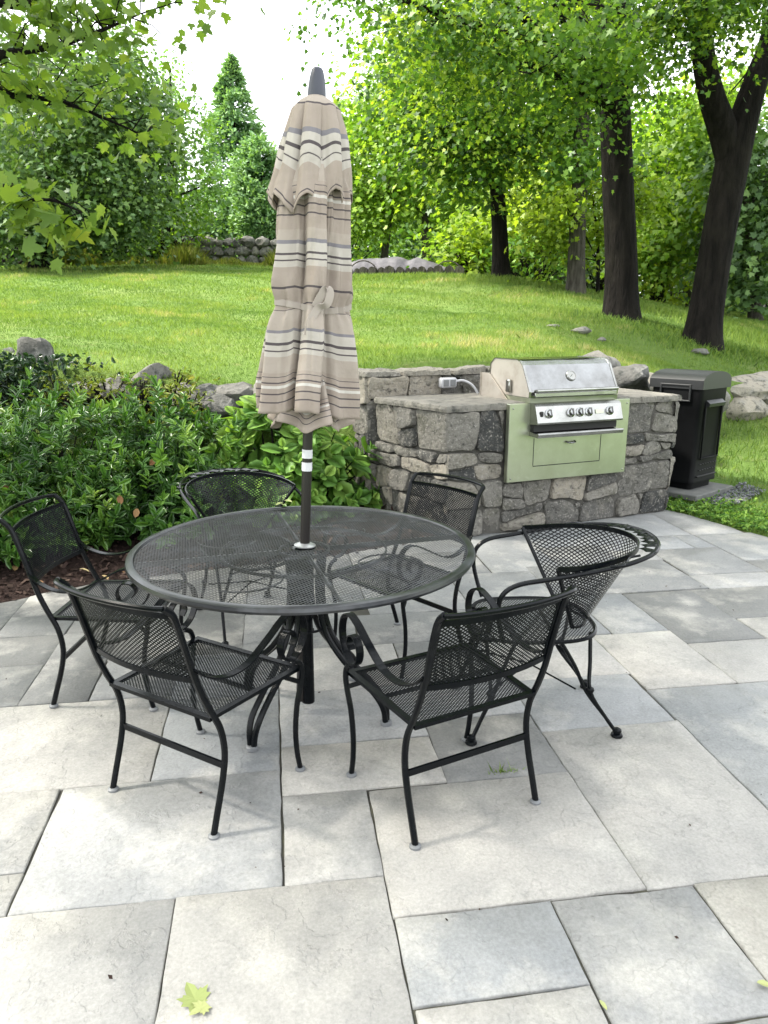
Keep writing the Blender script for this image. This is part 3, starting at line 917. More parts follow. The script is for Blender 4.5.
def upper(x, y):
    x = np.atleast_1d(np.asarray(x, float)); y = np.atleast_1d(np.asarray(y, float))
    d = np.sqrt((x[:, None] - CP[None, :, 0]) ** 2 + (y[:, None] - CP[None, :, 1]) ** 2)
    z = d @ _W[:_n] + _W[_n] + _W[_n + 1] * x + _W[_n + 2] * y
    bump = .035 * np.sin(x * 1.3 + 1.1 * np.sin(y * .7)) * np.cos(y * .9 + .5 * x) + .02 * np.sin(x * 3.1 + y * 2.3)
    return z + bump


def lower(x, y):
    # patio level; the grass right of the barbecue climbs gently to the low wall
    x = np.asarray(x, float); y = np.asarray(y, float)
    k = np.clip((x - 3.3) / .5, 0, 1)
    right = np.clip((y - 6.1) / 2.1, 0, 1.2) ** 1.2 * .46
    return k * right - .03 * (1 - k) - .03 * k * (y < 4.6)


def ground_z(x, y):
    return float(upper(x, y)[0]) if y > y_edge(x) else float(lower(x, y))


def ground_mat():
    m, nt, out = new_mat('lawn_soil')
    p = N(nt, 'ShaderNodeBsdfPrincipled'); p.inputs['Roughness'].default_value = .95; p.inputs['Specular IOR Level'].default_value = .1
    n1 = obj_noise(nt, .55, 6, .6); n2 = obj_noise(nt, 4.5, 6, .65); n3 = obj_noise(nt, 26, 5, .7)
    r1 = ramp(nt, [(.3, (.085, .145, .035)), (.5, (.12, .185, .045)), (.7, (.165, .215, .06))]); nt.links.new(n1.outputs['Fac'], r1.inputs[0])
    mr = N(nt, 'ShaderNodeMapRange'); mr.inputs[1].default_value = .55; mr.inputs[2].default_value = .75; mr.inputs[4].default_value = .7
    nt.links.new(n2.outputs['Fac'], mr.inputs[0])
    c = mixc(nt, r1.outputs[0], (.17, .155, .07), mr.outputs[0])
    m3 = N(nt, 'ShaderNodeMapRange'); m3.inputs[1].default_value = .4; m3.inputs[2].default_value = .65; m3.inputs[3].default_value = 0; m3.inputs[4].default_value = .7
    nt.links.new(n3.outputs['Fac'], m3.inputs[0]); c = mixc(nt, c, (.07, .115, .022), m3.outputs[0])
    nt.links.new(c, p.inputs['Base Color'])
    b = N(nt, 'ShaderNodeBump'); b.inputs['Strength'].default_value = .8; b.inputs['Distance'].default_value = .05; nt.links.new(n3.outputs['Fac'], b.inputs['Height'])
    nt.links.new(b.outputs[0], p.inputs['Normal']); nt.links.new(p.outputs[0], out.inputs[0])
    return m


M['lawn'] = ground_mat()


def build_ground():
    xs = np.concatenate([np.linspace(-90, -16, 30, endpoint=False), np.linspace(-16, 22, 150, endpoint=False), np.linspace(22, 100, 30)])
    s = np.concatenate([np.linspace(0, 1, 60) ** 1.0])
    fr = np.concatenate([np.linspace(0, 22, 110, endpoint=False), 22 + (np.linspace(0, 1, 40) ** 2) * 130])
    V = []
    for x in xs:
        ye = y_edge(x)
        ys = np.concatenate([np.linspace(-12, 4.4, 12, endpoint=False), np.linspace(4.4, ye, 26)])
        zl = lower(np.full(len(ys), x), ys)
        for y, z in zip(ys, zl): V.append((x, y, z - .012))
        yu = ye + .02 + fr
        for y, z in zip(yu, upper(np.full(len(yu), x), yu)): V.append((x, y, z))
    nr = 38 + len(fr); nx = len(xs)
    loops = []; starts = []
    for i in range(nx - 1):
        for j in range(nr - 1):
            starts.append(len(loops)); loops += [i * nr + j, (i + 1) * nr + j, (i + 1) * nr + j + 1, i * nr + j + 1]
    o = np_obj('ground', np_mesh('ground', V, loops, starts, None, M['lawn'], sm=False)); tag(o, kind='structure')
    # planting bed
    V = []; fs = []
    xs = np.linspace(-6, 1.9, 60); k = 16
    for x in xs:
        y0, y1 = (mulch_edge(x) if x > -3 else 4.35) - .0, min(y_edge(x) - .02, 99)
        for j in range(k):
            t = j / (k - 1); y = y0 + (y1 - y0) * t
            V.append((x, y, -.012 + .10 * min(1, t * 3) + .035 * noise.noise((x * 3, y * 3, 0)) * min(1, t * 5)))
    for i in range(len(xs) - 1):
        for j in range(k - 1): fs.append((i * k + j, (i + 1) * k + j, (i + 1) * k + j + 1, i * k + j + 1))
    b = MB(); b.add(V, fs); o = b.build('planting_bed', M['mulch'], sm=True); tag(o, kind='structure')


build_ground()


def bed_z(x, y):
    y0 = mulch_edge(x) if x > -3 else 4.35; y1 = y_edge(x) - .02
    t = (y - y0) / max(.1, y1 - y0)
    return -.012 + .10 * min(1, max(0, t) * 3) + .035 * noise.noise((x * 3, y * 3, 0)) * min(1, max(0, t) * 5)


# ================================================================== STONEWORK
def stone_patch(mb, poly, to3, depth, rnd, tone):
    """a rough stone face over 2-D polygon poly; to3(s,t,d) -> xyz with d outward"""
    cx = sum(p[0] for p in poly) / len(poly); cy = sum(p[1] for p in poly) / len(poly)
    P = []
    n = len(poly)
    for i in range(n):
        a, b = poly[i], poly[(i + 1) % n]
        m = max(2, int(math.dist(a, b) / .035))
        for j in range(m):
            t = j / m; P.append((a[0] + (b[0] - a[0]) * t, a[1] + (b[1] - a[1]) * t))
    # round the corners
    for _ in range(1):
        P = [((P[i - 1][0] + 2 * P[i][0] + P[(i + 1) % len(P)][0]) / 4, (P[i - 1][1] + 2 * P[i][1] + P[(i + 1) % len(P)][1]) / 4) for i in range(len(P))]
    sd = rnd.random() * 50
    P = [(x + .007 * noise.noise((x * 14 + sd, y * 14, 0)), y + .007 * noise.noise((x * 14, y * 14 + sd, 5))) for x, y in P]
    tilt = (rnd.uniform(-.12, .12), rnd.uniform(-.15, .15))
    rings = [(1.0, -.03), (.992, .5), (.965, .88), (.86, .97), (.6, 1.0), (.35, 1.0)]
    V = []; m = len(P)
    for (k, d) in rings:
        for (x, y) in P:
            xx, yy = cx + (x - cx) * k, cy + (y - cy) * k
            dd = depth * d
            if d > .3: dd += (.020 * noise.noise((xx * 8 + sd, yy * 8, 1)) + .010 * noise.noise((xx * 24 + sd, yy * 24, 2))) + (xx - cx) * tilt[0] + (yy - cy) * tilt[1]
            V.append(to3(xx, yy, dd))
    V.append(to3(cx, cy, depth * 1.02 + .01 * noise.noise((cx * 8 + sd, cy * 8, 1))))
    fs = []
    for r_ in range(len(rings) - 1):
        for i in range(m):
            k = (i + 1) % m; fs.append((r_ * m + i, r_ * m + k, (r_ + 1) * m + k, (r_ + 1) * m + i))
    r_ = len(rings) - 1
    for i in range(m): fs.append((r_ * m + i, r_ * m + (i + 1) % m, len(V) - 1))
    mb.add(V, fs, tone)


def stone_face(mb, to3, W, rows, rnd, depth=.024, thin=.14, skip=None, tones=(.05, .95)):
    """fieldstone over a W-wide face: rows = list of t levels; wavy courses, irregular joints"""
    sd = rnd.random() * 40
    def lev(r_, s):
        if r_ == 0 or r_ == len(rows) - 1: return rows[r_]
        return rows[r_] + .055 * noise.noise((s * 2.6 + sd, r_ * 3.7, 0)) + .02 * noise.noise((s * 8 + sd, r_ * 3.7, 4))
    for r_ in range(len(rows) - 1):
        h = rows[r_ + 1] - rows[r_]
        s = 0.0; first = True
        cuts = [0.0]
        while cuts[-1] < W - .01:
            w_ = rnd.uniform(.16, .42) if h > thin else rnd.uniform(.12, .40)
            if W - cuts[-1] - w_ < .12: w_ = W - cuts[-1]
            cuts.append(cuts[-1] + w_)
        lean = [0] + [rnd.uniform(-.03, .03) for _ in cuts[1:-1]] + [0]
        for i in range(len(cuts) - 1):
            a, b = cuts[i], cuts[i + 1]; g = .004
            if skip and skip(a, b, rows[r_], rows[r_ + 1]): continue
            bl, br = a + g - lean[i], b - g - lean[i + 1]; tl, tr = a + g + lean[i], b - g + lean[i + 1]
            bl, tl = max(bl, 0), max(tl, 0); br, tr = min(br, W), min(tr, W)
            md = (bl + br) / 2
            poly = [(bl, lev(r_, bl) + g), (md, lev(r_, md) + g + rnd.uniform(-.004, .01)), (br, lev(r_, br) + g), (tr, lev(r_ + 1, tr) - g), ((tl + tr) / 2, lev(r_ + 1, (tl + tr) / 2) - g - rnd.uniform(-.002, .012)), (tl, lev(r_ + 1, tl) - g)]
            polys = [poly]
            if h > .17 and rnd.random() < .17:      # two flatter stones stacked in the course
                f0_, f1_ = rnd.uniform(.3, .7), rnd.uniform(.3, .7)
                lp = (bl + (tl - bl) * f0_, poly[0][1] + (poly[5][1] - poly[0][1]) * f0_); rp_ = (br + (tr - br) * f1_, poly[2][1] + (poly[3][1] - poly[2][1]) * f1_)
                polys = [poly[:3] + [(rp_[0], rp_[1] - g), (lp[0], lp[1] - g)], [(lp[0], lp[1] + g), (rp_[0], rp_[1] + g)] + poly[3:]]
            elif h > .17 and br - bl > .2 and rnd.random() < .38:   # a wedge stone filling one upper corner
                k1 = tr - rnd.uniform(.06, .12); k2 = rnd.uniform(.35, .6); yy = poly[3][1] + (poly[2][1] - poly[3][1]) * k2
                polys = [poly[:3] + [(br, yy - g), (k1 - g, poly[3][1])] + poly[4:], [(k1 + g, poly[3][1]), (br, yy + g), poly[3]]]
            for pl in polys: stone_patch(mb, pl, to3, depth * rnd.uniform(.4, 1.9), rnd, min(1, max(0, rnd.gauss(.48, .3))))
            # small wedge stones now and then are suggested by the split rows


F0 = np.array([1.2, 5.3, 0.0]); IA = math.atan2(.494, 1.885)
IU = np.array([math.cos(IA), math.sin(IA), 0]); IV = np.array([-math.sin(IA), math.cos(IA), 0])
IW, ID, IH = 2.29, .86, 1.02


def isl(u, v, z):
    p = F0 + IU * u + IV * v; return (p[0], p[1], z)


M['fieldstone_cap'] = principled('rough_stone_top', (.16, .152, .135), .92, 0, bump=[(9, .8, .03), (45, .9, .02)], var=[(4, (.23, .215, .185), .45, .68), (13, (.06, .06, .055), .52, .72), (45, (.19, .185, .17), .58, .75)], spec=.2)


def build_island():
    rnd = random.Random(21)
    root = empty('stone_barbecue', tuple(F0), 0, 'grey fieldstone barbecue island with a flat top holding the grill', 'barbecue')
    L = lambda u, v, z: tuple(np.array(isl(u, v, z)) - F0)
    b = MB()
    b.extrude([(.09, .03), (IW - .03, .03), (IW - .03, ID), (-.11, ID)], lambda p: L(p[0], p[1], -.02), lambda p: L(p[0], p[1], IH - .05))
    core = b.build('wall', M['mortar'], root, sm=False)
    b = MB()
    rows = [0.0, .21, .46, .555, .66, .975]
    stone_face(b, lambda s, t, d: L(s + .07, .03 - d, t), .495, rows, rnd)
    rows2 = [0.0, .24, .41]
    def shift(fn, s0): return lambda s, t, d: fn(s + s0, t, d)
    f0 = lambda s, t, d: L(s, .03 - d, t)
    stone_face(b, shift(f0, .565), 1.14, [0, .20, .40], rnd)
    stone_face(b, shift(f0, 1.715), IW - 1.715, [0.0, .19, .45, .53, .62, .73, .975], rnd)
    # left end and right end
    stone_face(b, lambda s, t, d: L(-.12 + .21 * s / ID - d, ID - s, t), ID, [0, .26, .46, .57, .67, .975], rnd)
    stone_face(b, lambda s, t, d: L(IW - .03 + d, s, t), ID, [0, .2, .45, .55, .7, .975], rnd)
    b.build('stone_facing', M['fieldstone'], root)
    # top: one rough mortared cap
    b = MB(); n = 44
    out = []
    def edge(a, c, k):
        for i in range(k):
            t = i / k; out.append((a[0] + (c[0] - a[0]) * t, a[1] + (c[1] - a[1]) * t))
    edge((.05, -.012), (IW + .008, -.012), 90); edge((IW + .008, -.012), (IW + .008, ID), 30); edge((IW + .008, ID), (-.16, ID), 8); edge((-.16, ID), (.05, -.012), 30)
    q = [(x + .022 * noise.noise((x * 9, y * 9, 0)) + .016 * noise.noise((x * 30, y * 30, 2)), y + .022 * noise.noise((x * 9, y * 9, 8)) + .016 * noise.noise((x * 30, y * 30, 5))) for x, y in out]
    m = len(q); V = []; cx, cy = IW / 2, ID / 2
    for k, z in ((1, IH - .05), (1.003, IH - .028), (.997, IH - .006), (.985, IH)):
        for (x, y) in q: V.append(L(cx + (x - cx) * k, cy + (y - cy) * k + (0), z + .006 * noise.noise((x * 7, y * 7, z))))
    fs = []
    for r_ in range(3):
        for i in range(m): fs.append((r_ * m + i, r_ * m + (i + 1) % m, (r_ + 1) * m + (i + 1) % m, (r_ + 1) * m + i))
    fs.append(tuple(range(3 * m, 4 * m))); fs.append(tuple(range(m - 1, -1, -1)))
    b.add(V, fs); b.build('countertop', M['fieldstone_cap'], root, sm=False)
    return root


build_island()


def build_backwall():
    rnd = random.Random(8)
    v0, u0, u1, th, h = ID + .03, -.21, 2.0, .34, 1.215
    o0 = np.array(isl(u0, v0, 0))
    root = empty('stone_wall', tuple(o0), 0, 'grey stone retaining wall rising behind the barbecue top against the lawn', 'wall')
    L = lambda u, v, z: tuple(np.array(isl(u, v, z)) - o0)
    b = MB(); b.extrude([(u0 + .03, v0 + .03), (u1, v0 + .03), (u1, v0 + th), (u0 + .03, v0 + th)], lambda p: L(p[0], p[1], -.02), lambda p: L(p[0], p[1], h - .03))
    b.build('wall_core', M['mortar'], root, sm=False)
    b = MB()
    stone_face(b, lambda s, t, d: L(u0 + s, v0 + .03 - d, t), u1 - u0, [0, .3, .6, .98, 1.185], rnd, depth=.03)
    stone_face(b, lambda s, t, d: L(u0 + .03 - d, v0 + th - s, t), th, [0, .22, .45, .7, .95, 1.185], rnd)
    b.build('stone_facing', M['fieldstone'], root)
    b = MB()
    u = u0 - .03
    while u < u1:
        w_ = rnd.uniform(.25, .5)
        poly = [(u + .008, v0 - .02 + rnd.uniform(-.015, .015)), (u + w_ - .008, v0 - .02 + rnd.uniform(-.015, .015)), (u + w_ - .008, v0 + th + .02), (u + .008, v0 + th + .02)]
        stone_patch(b, poly, lambda s, t, d: L(s, t, h - .035 + d), .045, rnd, rnd.uniform(.55, .95))
        u += w_
    b.build('coping', M['fieldstone'], root)


build_backwall()


def build_outlet():
    p = isl(.51, ID + .008, 1.115)
    o = empty('outlet_box', p, IA, 'grey weatherproof outlet box on the stone wall left of the grill', 'outlet')
    b = MB(); b.box((0, -.03, 0), (.155, .06, .085), bev=.012); b.build('box', M['grey_box'], o)
    b = MB(); b.box((-.03, -.063, .0), (.05, .008, .055), bev=.003); b.box((.035, -.063, .0), (.05, .008, .055), bev=.003); b.build('cover', M['glide'], o)
    b = MB(); b.tube(smooth([(.07, -.03, .01), (.14, -.05, .015), (.20, -.08, -.015), (.235, -.10, -.06), (.25, -.11, -.092)], 5), .011, 8); b.build('conduit', M['grey_box'], o)


build_outlet()

# ================================================================== GRILL
def build_grill():
    o0 = np.array(isl(.565, 0, .41))
    g = empty('gas_grill', tuple(o0), IA, 'stainless steel built-in gas grill with its hood closed, set into the stone barbecue', 'grill')
    # local: x along the front, y into the island, z up from the bottom of the front panel
    W, H = 1.14, .605
    yF = -.055
    b = MB(); b.box((W / 2, yF + .02, H / 2), (W, .05, H), bev=.004); pan = b.build('front_panel', M['steel_panel'], g, sm=False)
    b = MB()      # door outline: thin dark slot round the drawer front
    x0, x1, z0, z1 = .23, .87, .115, .34
    yy = yF - .0065
    b.box(((x0 + x1) / 2, yy, z0), (x1 - x0, .003, .006)); 
    for x in (x0, x1): b.box((x, yy, (z0 + z1) / 2), (.003, .003, z1 - z0 - .01))
    b.build('door_seam', M['dark_gap'], pan, sm=False)
    for x, z in ((.03, .03), (.03, .57), (W - .03, .03), (W - .03, .57)):
        b = MB(); b.lathe([(.006, 0), (.006, .004), (.003, .006)], c=(x, yF - .005, z), n=10, ax='y'); b.build('screw', M['steel'], pan)
    b = MB(); b.tube(smooth([(.53, yF - .006, .293), (.533, yF - .026, .288), (.57, yF - .03, .284), (.607, yF - .026, .288), (.61, yF - .006, .293)], 4), .007, 8); b.build('door_handle', M['steel_mirror'], pan)
    # control panel
    cx0, cx1 = .18, .985
    b = MB()
    prof = [(yF + .0, .60), (yF - .055, .602), (yF - .075, .585), (yF - .115, .465), (yF - .11, .452), (yF, .445)]
    b.extrude(prof, lambda p: (cx0, p[0], p[1]), lambda p: (cx1, p[0], p[1]))
    cp = b.build('control_panel', M['steel'], g, sm=False)
    nrm = np.array([0, -.12, -.04]); 
    def onp(x, t, d=0): # t 0 top..1 bottom on the sloped face
        return (x, yF - .075 - .04 * t - d * .949, .585 - .12 * t + d * .316)
    for i, x in enumerate((.292, .492, .578, .664, .865)):
        b = MB()
        c0 = Vector(onp(x, .46)); ax = Vector((0, -.949, .316)); ux = Vector((1, 0, 0)); uz = ax.cross(ux)
        def ringed(mb, prof, n=24):
            vs = []; fs = []
            for r_, d in prof:
                for j in range(n):
                    a = 2 * math.pi * j / n; vs.append(tuple(c0 + ax * d + ux * (r_ * math.cos(a)) + uz * (r_ * math.sin(a))))
            for q in range(len(prof) - 1):
                for j in range(n): fs.append((q * n + j, q * n + (j + 1) % n, (q + 1) * n + (j + 1) % n, (q + 1) * n + j))
            fs.append(tuple(range((len(prof) - 1) * n, len(prof) * n)))
            mb.add(vs, fs)
        ringed(b, [(.036, .0), (.036, .006), (.030, .010), (.026, .012), (.025, .034), (.022, .038), (.001, .039)])
        k = b.build('knob', M['steel_mirror'], cp)
        b = MB(); b.add([tuple(c0 + ax * d + ux * sx * .004 + uz * sz * .024) for d in (.036, .05) for sx, sz in ((-1, -1), (1, -1), (1, 1), (-1, 1))], [(0, 1, 2, 3), (4, 5, 6, 7), (0, 1, 5, 4), (1, 2, 6, 5), (2, 3, 7, 6), (3, 0, 4, 7)])
        b.build('knob_grip', M['steel'], k, sm=False)
    b = MB(); q = [onp(.725, .35, .002), onp(.80, .35, .002), onp(.80, .6, .002), onp(.725, .6, .002)]
    q2 = [onp(.725, .35, .006), onp(.80, .35, .006), onp(.80, .6, .006), onp(.725, .6, .006)]
    b.add(q + q2, [(0, 1, 2, 3), (4, 5, 6, 7), (0, 1, 5, 4), (1, 2, 6, 5), (2, 3, 7, 6), (3, 0, 4, 7)]); b.build('badge', M['steel_panel'], cp, sm=False)
    b = MB(); b.box((.225, yF - .097, .53), (.022, .02, .04), bev=.004); b.build('ignition_switch', M['dark_gap'], cp)
    # open slot and drip tray below the controls
    b = MB(); b.box(((cx0 + cx1) / 2, yF - .03, .417), (cx1 - cx0 - .02, .05, .052)); b.build('tray_slot', M['dark_gap'], g, sm=False)
    b = MB(); b.extrude([(yF, .392), (yF - .10, .380), (yF - .125, .388), (yF - .135, .378), (yF - .125, .352), (yF, .358)], lambda p: (cx0, p[0], p[1]), lambda p: (cx1, p[0], p[1]))
    b.build('drip_tray', M['steel'], g, sm=False)
    # firebox rim above the counter and hood
    hx0, hx1 = .165, .985
    b = MB(); b.extrude([(yF - .02, .607), (yF - .03, .645), (.50, .645), (.50, .607)], lambda p: (hx0 - .004, p[0], p[1]), lambda p: (hx1 + .004, p[0], p[1]))
    b.build('firebox_rim', M['steel_panel'], g, sm=False)
    # hood: five-sided side profile (y,z)
    side = [(yF - .015, .648), (yF - .02, .69), (.035, .885), (.075, .915), (.12, .925), (.44, .925), (.50, .88), (.52, .648)]
    nrow = []
    b = MB(); b.extrude(side, lambda p: (hx0, p[0], p[1]), lambda p: (hx1, p[0], p[1]))
    hood = b.build('hood', M['steel_mirror'], g, sm=False)
    for xa, xb in ((hx0 - .003, hx0 - .001), (hx1 + .001, hx1 + .003)):
        b = MB(); b.extrude([(.002 + y * .985, .002 + z * .997) for y, z in side], lambda p: (xa, p[0], p[1]), lambda p: (xb, p[0], p[1])); b.build('side_panel', M['steel_side'], hood, sm=False)
    for x in (hx0, hx1):
        b = MB(); b.ribbon([(x, y, z) for y, z in side], (1, 0, 0), .018, .006); b.build('hood_rim', M['steel'], hood, sm=False)
    b = MB(); b.box(((hx0 + hx1) / 2, yF - .045, .668), (hx1 - hx0 - .05, .012, .032), bev=.004)
    for x in (hx0 + .04, hx1 - .04): b.box((x, yF - .03, .668), (.02, .03, .02))
    b.tube([(hx0 + .03, yF - .062, .70), (hx1 - .03, yF - .062, .70)], .013, 12)
    for x in (hx0 + .05, hx1 - .05): b.tube([(x, yF - .062, .70), (x, yF - .01, .70)], .009, 8)
    b.build('hood_handle', M['steel'], hood)
    # thermometer on the sloped front
    s0 = Vector((0, yF - .02, .69)); s1 = Vector((0, .035, .885)); d = (s1 - s0).normalized(); nn = Vector((0, -d.z, d.y))
    c0 = s0 + (s1 - s0) * .56 + Vector((.575, 0, 0))
    b = MB(); vs = []; n = 28
    prof = [(.042, -.002), (.044, .008), (.040, .014), (.034, .014), (.033, .010)]
    for r_, e in prof:
        for j in range(n):
            a = 2 * math.pi * j / n; vs.append(tuple(c0 + nn * e + Vector((1, 0, 0)) * (r_ * math.cos(a)) + d * (r_ * math.sin(a))))
    b.add(vs, [(q * n + j, q * n + (j + 1) % n, (q + 1) * n + (j + 1) % n, (q + 1) * n + j) for q in range(4) for j in range(n)])
    th = b.build('thermometer', M['steel'], hood)
    b = MB(); b.add([tuple(c0 + nn * .011 + Vector((1, 0, 0)) * (.034 * math.cos(2 * math.pi * j / n)) + d * (.034 * math.sin(2 * math.pi * j / n))) for j in range(n)], [tuple(range(n))]); b.build('dial', M['white_dial'], th, fix=False)
    b = MB(); p0 = c0 + nn * .013; e1 = (Vector((1, 0, 0)) * -.7 + d * -.6).normalized(); e2 = e1.cross(nn)
    b.add([tuple(p0 + e1 * .026 + e2 * .001), tuple(p0 + e1 * .026 - e2 * .001), tuple(p0 - e1 * .008 - e2 * .003), tuple(p0 - e1 * .008 + e2 * .003)], [(0, 1, 2, 3)]); b.build('needle', M['dark_gap'], th, fix=False)
    # hinge bracket and wind guard on the left flank
    b = MB(); b.box((hx0 - .018, .20, .72), (.03, .055, .10), bev=.008); b.build('hinge', M['steel'], hood)
    b = MB(); b.extrude([(.22, .612), (.62, .612), (.62, .80), (.50, .80)], lambda p: (hx0 - .02, p[0], p[1]), lambda p: (hx0 - .012, p[0], p[1])); b.extrude([(.22, .612), (.62, .612), (.62, .80), (.50, .80)], lambda p: (hx1 + .012, p[0], p[1]), lambda p: (hx1 + .02, p[0], p[1]))
    b.box(((hx0 + hx1) / 2, .62, .705), (hx1 - hx0 + .06, .006, .19))
    b.build('wind_guard', M['steel_side'], g, sm=False)


build_grill()

# ================================================================== TRASH BIN
def build_bin():
    base = np.array([3.80, 6.18, .0]); an = R(32)
    gzv = .10
    o = empty('trash_bin', (base[0], base[1], gzv), an, 'tall black plastic trash bin with a domed lid beside the barbecue', 'trash bin')
    W, D, H = .50, .50, .95
    def tap(z): return .93 + .07 * z / H
    def ring(z, ins=0.0, k=None):
        k = tap(z) if k is None else k
        cx, cy = W / 2, D / 2; r = .045
        pts = []
        for (sx, sy, a0) in ((1, -1, -90), (1, 1, 0), (-1, 1, 90), (-1, -1, 180)):
            for q in range(5):
                a = R(a0 + q * 22.5)
                pts.append((cx + (sx * (W / 2 - ins - r) + r * math.cos(a)) * k, cy + (sy * (D / 2 - ins - r) + r * math.sin(a)) * k, z))
        return pts
    def loft(mb, rings, capb=True, capt=True):
        m = len(rings[0]); V = [p for r_ in rings for p in r_]; fs = []
        for i in range(len(rings) - 1):
            for j in range(m): fs.append((i * m + j, i * m + (j + 1) % m, (i + 1) * m + (j + 1) % m, (i + 1) * m + j))
        if capb: fs.append(tuple(range(m - 1, -1, -1)))
        if capt: fs.append(tuple(range((len(rings) - 1) * m, len(rings) * m)))
        mb.add(V, fs)
    b = MB(); loft(b, [ring(.0, .035), ring(.055, .035), ring(.06, .0), ring(.09, 0), ring(.10, .004), ring(H - .2, .004), ring(H - .19, 0), ring(H, 0)])
    body = b.build('body', M['black_plastic'], o)
    # lid: barrel vault running front to back, over both side openings
    b = MB(); cx, cy = W / 2, D / 2
    n = 16; V = []
    for y in (-.012, D + .012):
        for i in range(n + 1):
            t = i / n; V.append((-.015 + (W + .03) * t, y, H + .06 + .075 * (1 - (2 * t - 1) ** 2) ** .6))
        V.append((W + .015, y, H - .02)); V.append((-.015, y, H - .02))
    m = n + 3
    fs = [tuple(range(m - 1, -1, -1)), tuple(range(m, 2 * m))] + [(i, (i + 1) % m, m + (i + 1) % m, m + i) for i in range(m)]
    b.add(V, fs)
    lid = b.build('lid', M['black_plastic_lid'], o, sm=True)
    # front: recessed door panel with handle hood, ribs and vents
    b = MB(); yf = .004
    for (x0, x1, z0, z1) in ((.085, .105, .30, .80), (W - .105, W - .085, .30, .80), (.085, W - .085, .285, .30)):
        b.box(((x0 + x1) / 2, yf - .006, (z0 + z1) / 2), (x1 - x0, .016, z1 - z0), bev=.004)
    dr = b.build('door_frame', M['black_plastic'], body)
    b = MB(); b.extrude([(.004, .83), (-.035, .80), (-.03, .77), (.004, .775)], lambda p: (.10, p[0], p[1]), lambda p: (W - .10, p[0], p[1])); b.build('door_handle', M['black_plastic_lid'], body, sm=False)
    b = MB()
    for z in (.235, .18):
        for k in range(7): b.box((.13 + k * .048, .012, z), (.03, .012, .009), bev=.002)
    b.box((W / 2, .008, .125), (W - .14, .02, .012), bev=.003)
    b.build('vent_row', M['dark_gap'], body, sm=False)
    # flap frame on the left flank of the lid
    b = MB(); xs = -.017
    for (y0, y1, z0, z1) in ((.10, .40, H + .005, H + .02), (.10, .40, H - .135, H - .12), (.10, .115, H - .12, H + .005), (.385, .40, H - .12, H + .005)):
        b.box((xs + .004, (y0 + y1) / 2, (z0 + z1) / 2), (.022, y1 - y0, z1 - z0), bev=.003)
    b.build('flap_frame', M['black_plastic_lid'], body, sm=False)
    b = MB(); b.box((.004, .25, H - .055), (.012, .27, .115)); b.build('flap', M['black_plastic'], body, sm=False)
    # slab and gravel
    s = MB(); s.box((W / 2 - .04, D / 2 - .02, -.03), (W + .22, D + .2, .055), bev=.008)
    so = s.build('stone_slab', M['slab'], None, sm=False); so.location = (base[0], base[1], gzv); so.rotation_euler = (0, 0, an)
    tag(so, 'low grey stone slab under the black trash bin', 'slab')


build_bin()

# ================================================================== ROCKS
def rock_mesh(name, r, seed, mat, flat=.6, sub=3, rough=.28, tone=.5):
    import bmesh
    bm = bmesh.new(); bmesh.ops.create_icosphere(bm, subdivisions=sub, radius=1)
    rd = random.Random(seed)
    planes = [(Vector((rd.gauss(0, 1), rd.gauss(0, 1), rd.gauss(0, 1))).normalized(), rd.uniform(.55, .85)) for _ in range(9)]
    for v in bm.verts:
        p = v.co.copy()
        for n_, d in planes:
            e = p.dot(n_) - d
            if e > 0: p -= n_ * e * .85
        k = 1 + rough * noise.noise(p * 1.3 + Vector((seed * 3.1, 0, 0))) + rough * .35 * noise.noise(p * 4 + Vector((seed, 7, 0))) + rough * .12 * noise.noise(p * 11 + Vector((seed, 7, 3)))
        p *= k
        v.co = Vector((p.x * r[0], p.y * r[1], p.z * r[2]))
    me = bpy.data.meshes.new(name); bm.to_mesh(me); bm.free()
    t = me.attributes.new('tone', 'FLOAT', 'FACE'); t.data.foreach_set('value', [tone] * len(me.polygons))
    me.polygons.foreach_set('use_smooth', [True] * len(me.polygons))
    try: me.set_sharp_from_angle(angle=R(32))
    except Exception: pass
    me.materials.append(mat)
    return me


def rock(px, py, Y, r, seed, label, cat='boulder', group=None, tone=.5, mat='boulder', dz=0, name='boulder', rz=0):
    p = at(px, py, Y)
    o = np_obj(name, rock_mesh(name, r, seed, M[mat], tone=tone), None, (p[0], p[1], p[2] + dz))
    o.rotation_euler = (0, 0, rz)
    return tag(o, label, cat, group)


GR = 'boulders along the lawn edge'
rock(37, 362, 7.35, (.19, .22, .25), 3, 'rounded grey boulder rising out of the dark ivy', group=GR, tone=.12)
rock(6, 368, 7.5, (.26, .22, .24), 5, 'dark boulder half buried in ivy beside the picture edge', group=GR, tone=.0)
rock(150, 374, 7.15, (.20, .2, .17), 9, 'pale pointed boulder above the dark shrubs', group=GR, tone=.32, rz=.4, dz=-.05)
rock(118, 386, 7.0, (.24, .2, .14), 12, 'low grey boulder just left of the pale pointed one', group=GR, tone=.3, dz=-.07)
rock(82, 383, 7.1, (.17, .16, .10), 14, 'small whitish stone at the lawn edge next to the ivy', group=GR, tone=.55, dz=-.07)
rock(208, 392, 6.95, (.19, .17, .11), 17, 'dark flat-topped boulder above the broad-leaved plant', group=GR, tone=.05, dz=-.03)
rock(243, 392, 6.9, (.26, .2, .12), 19, 'grey slanting boulder behind the closed umbrella hem', group=GR, tone=.2, dz=-.03, rz=.5)
rock(222, 405, 6.75, (.2, .18, .13), 23, 'grey boulder under the flat-topped one, partly hidden by leaves', group=GR, tone=.1, dz=-.03)
rock(185, 402, 6.85, (.2, .18, .16), 29, 'brownish boulder hidden among the shrubs at their right end', group=GR, tone=.45)
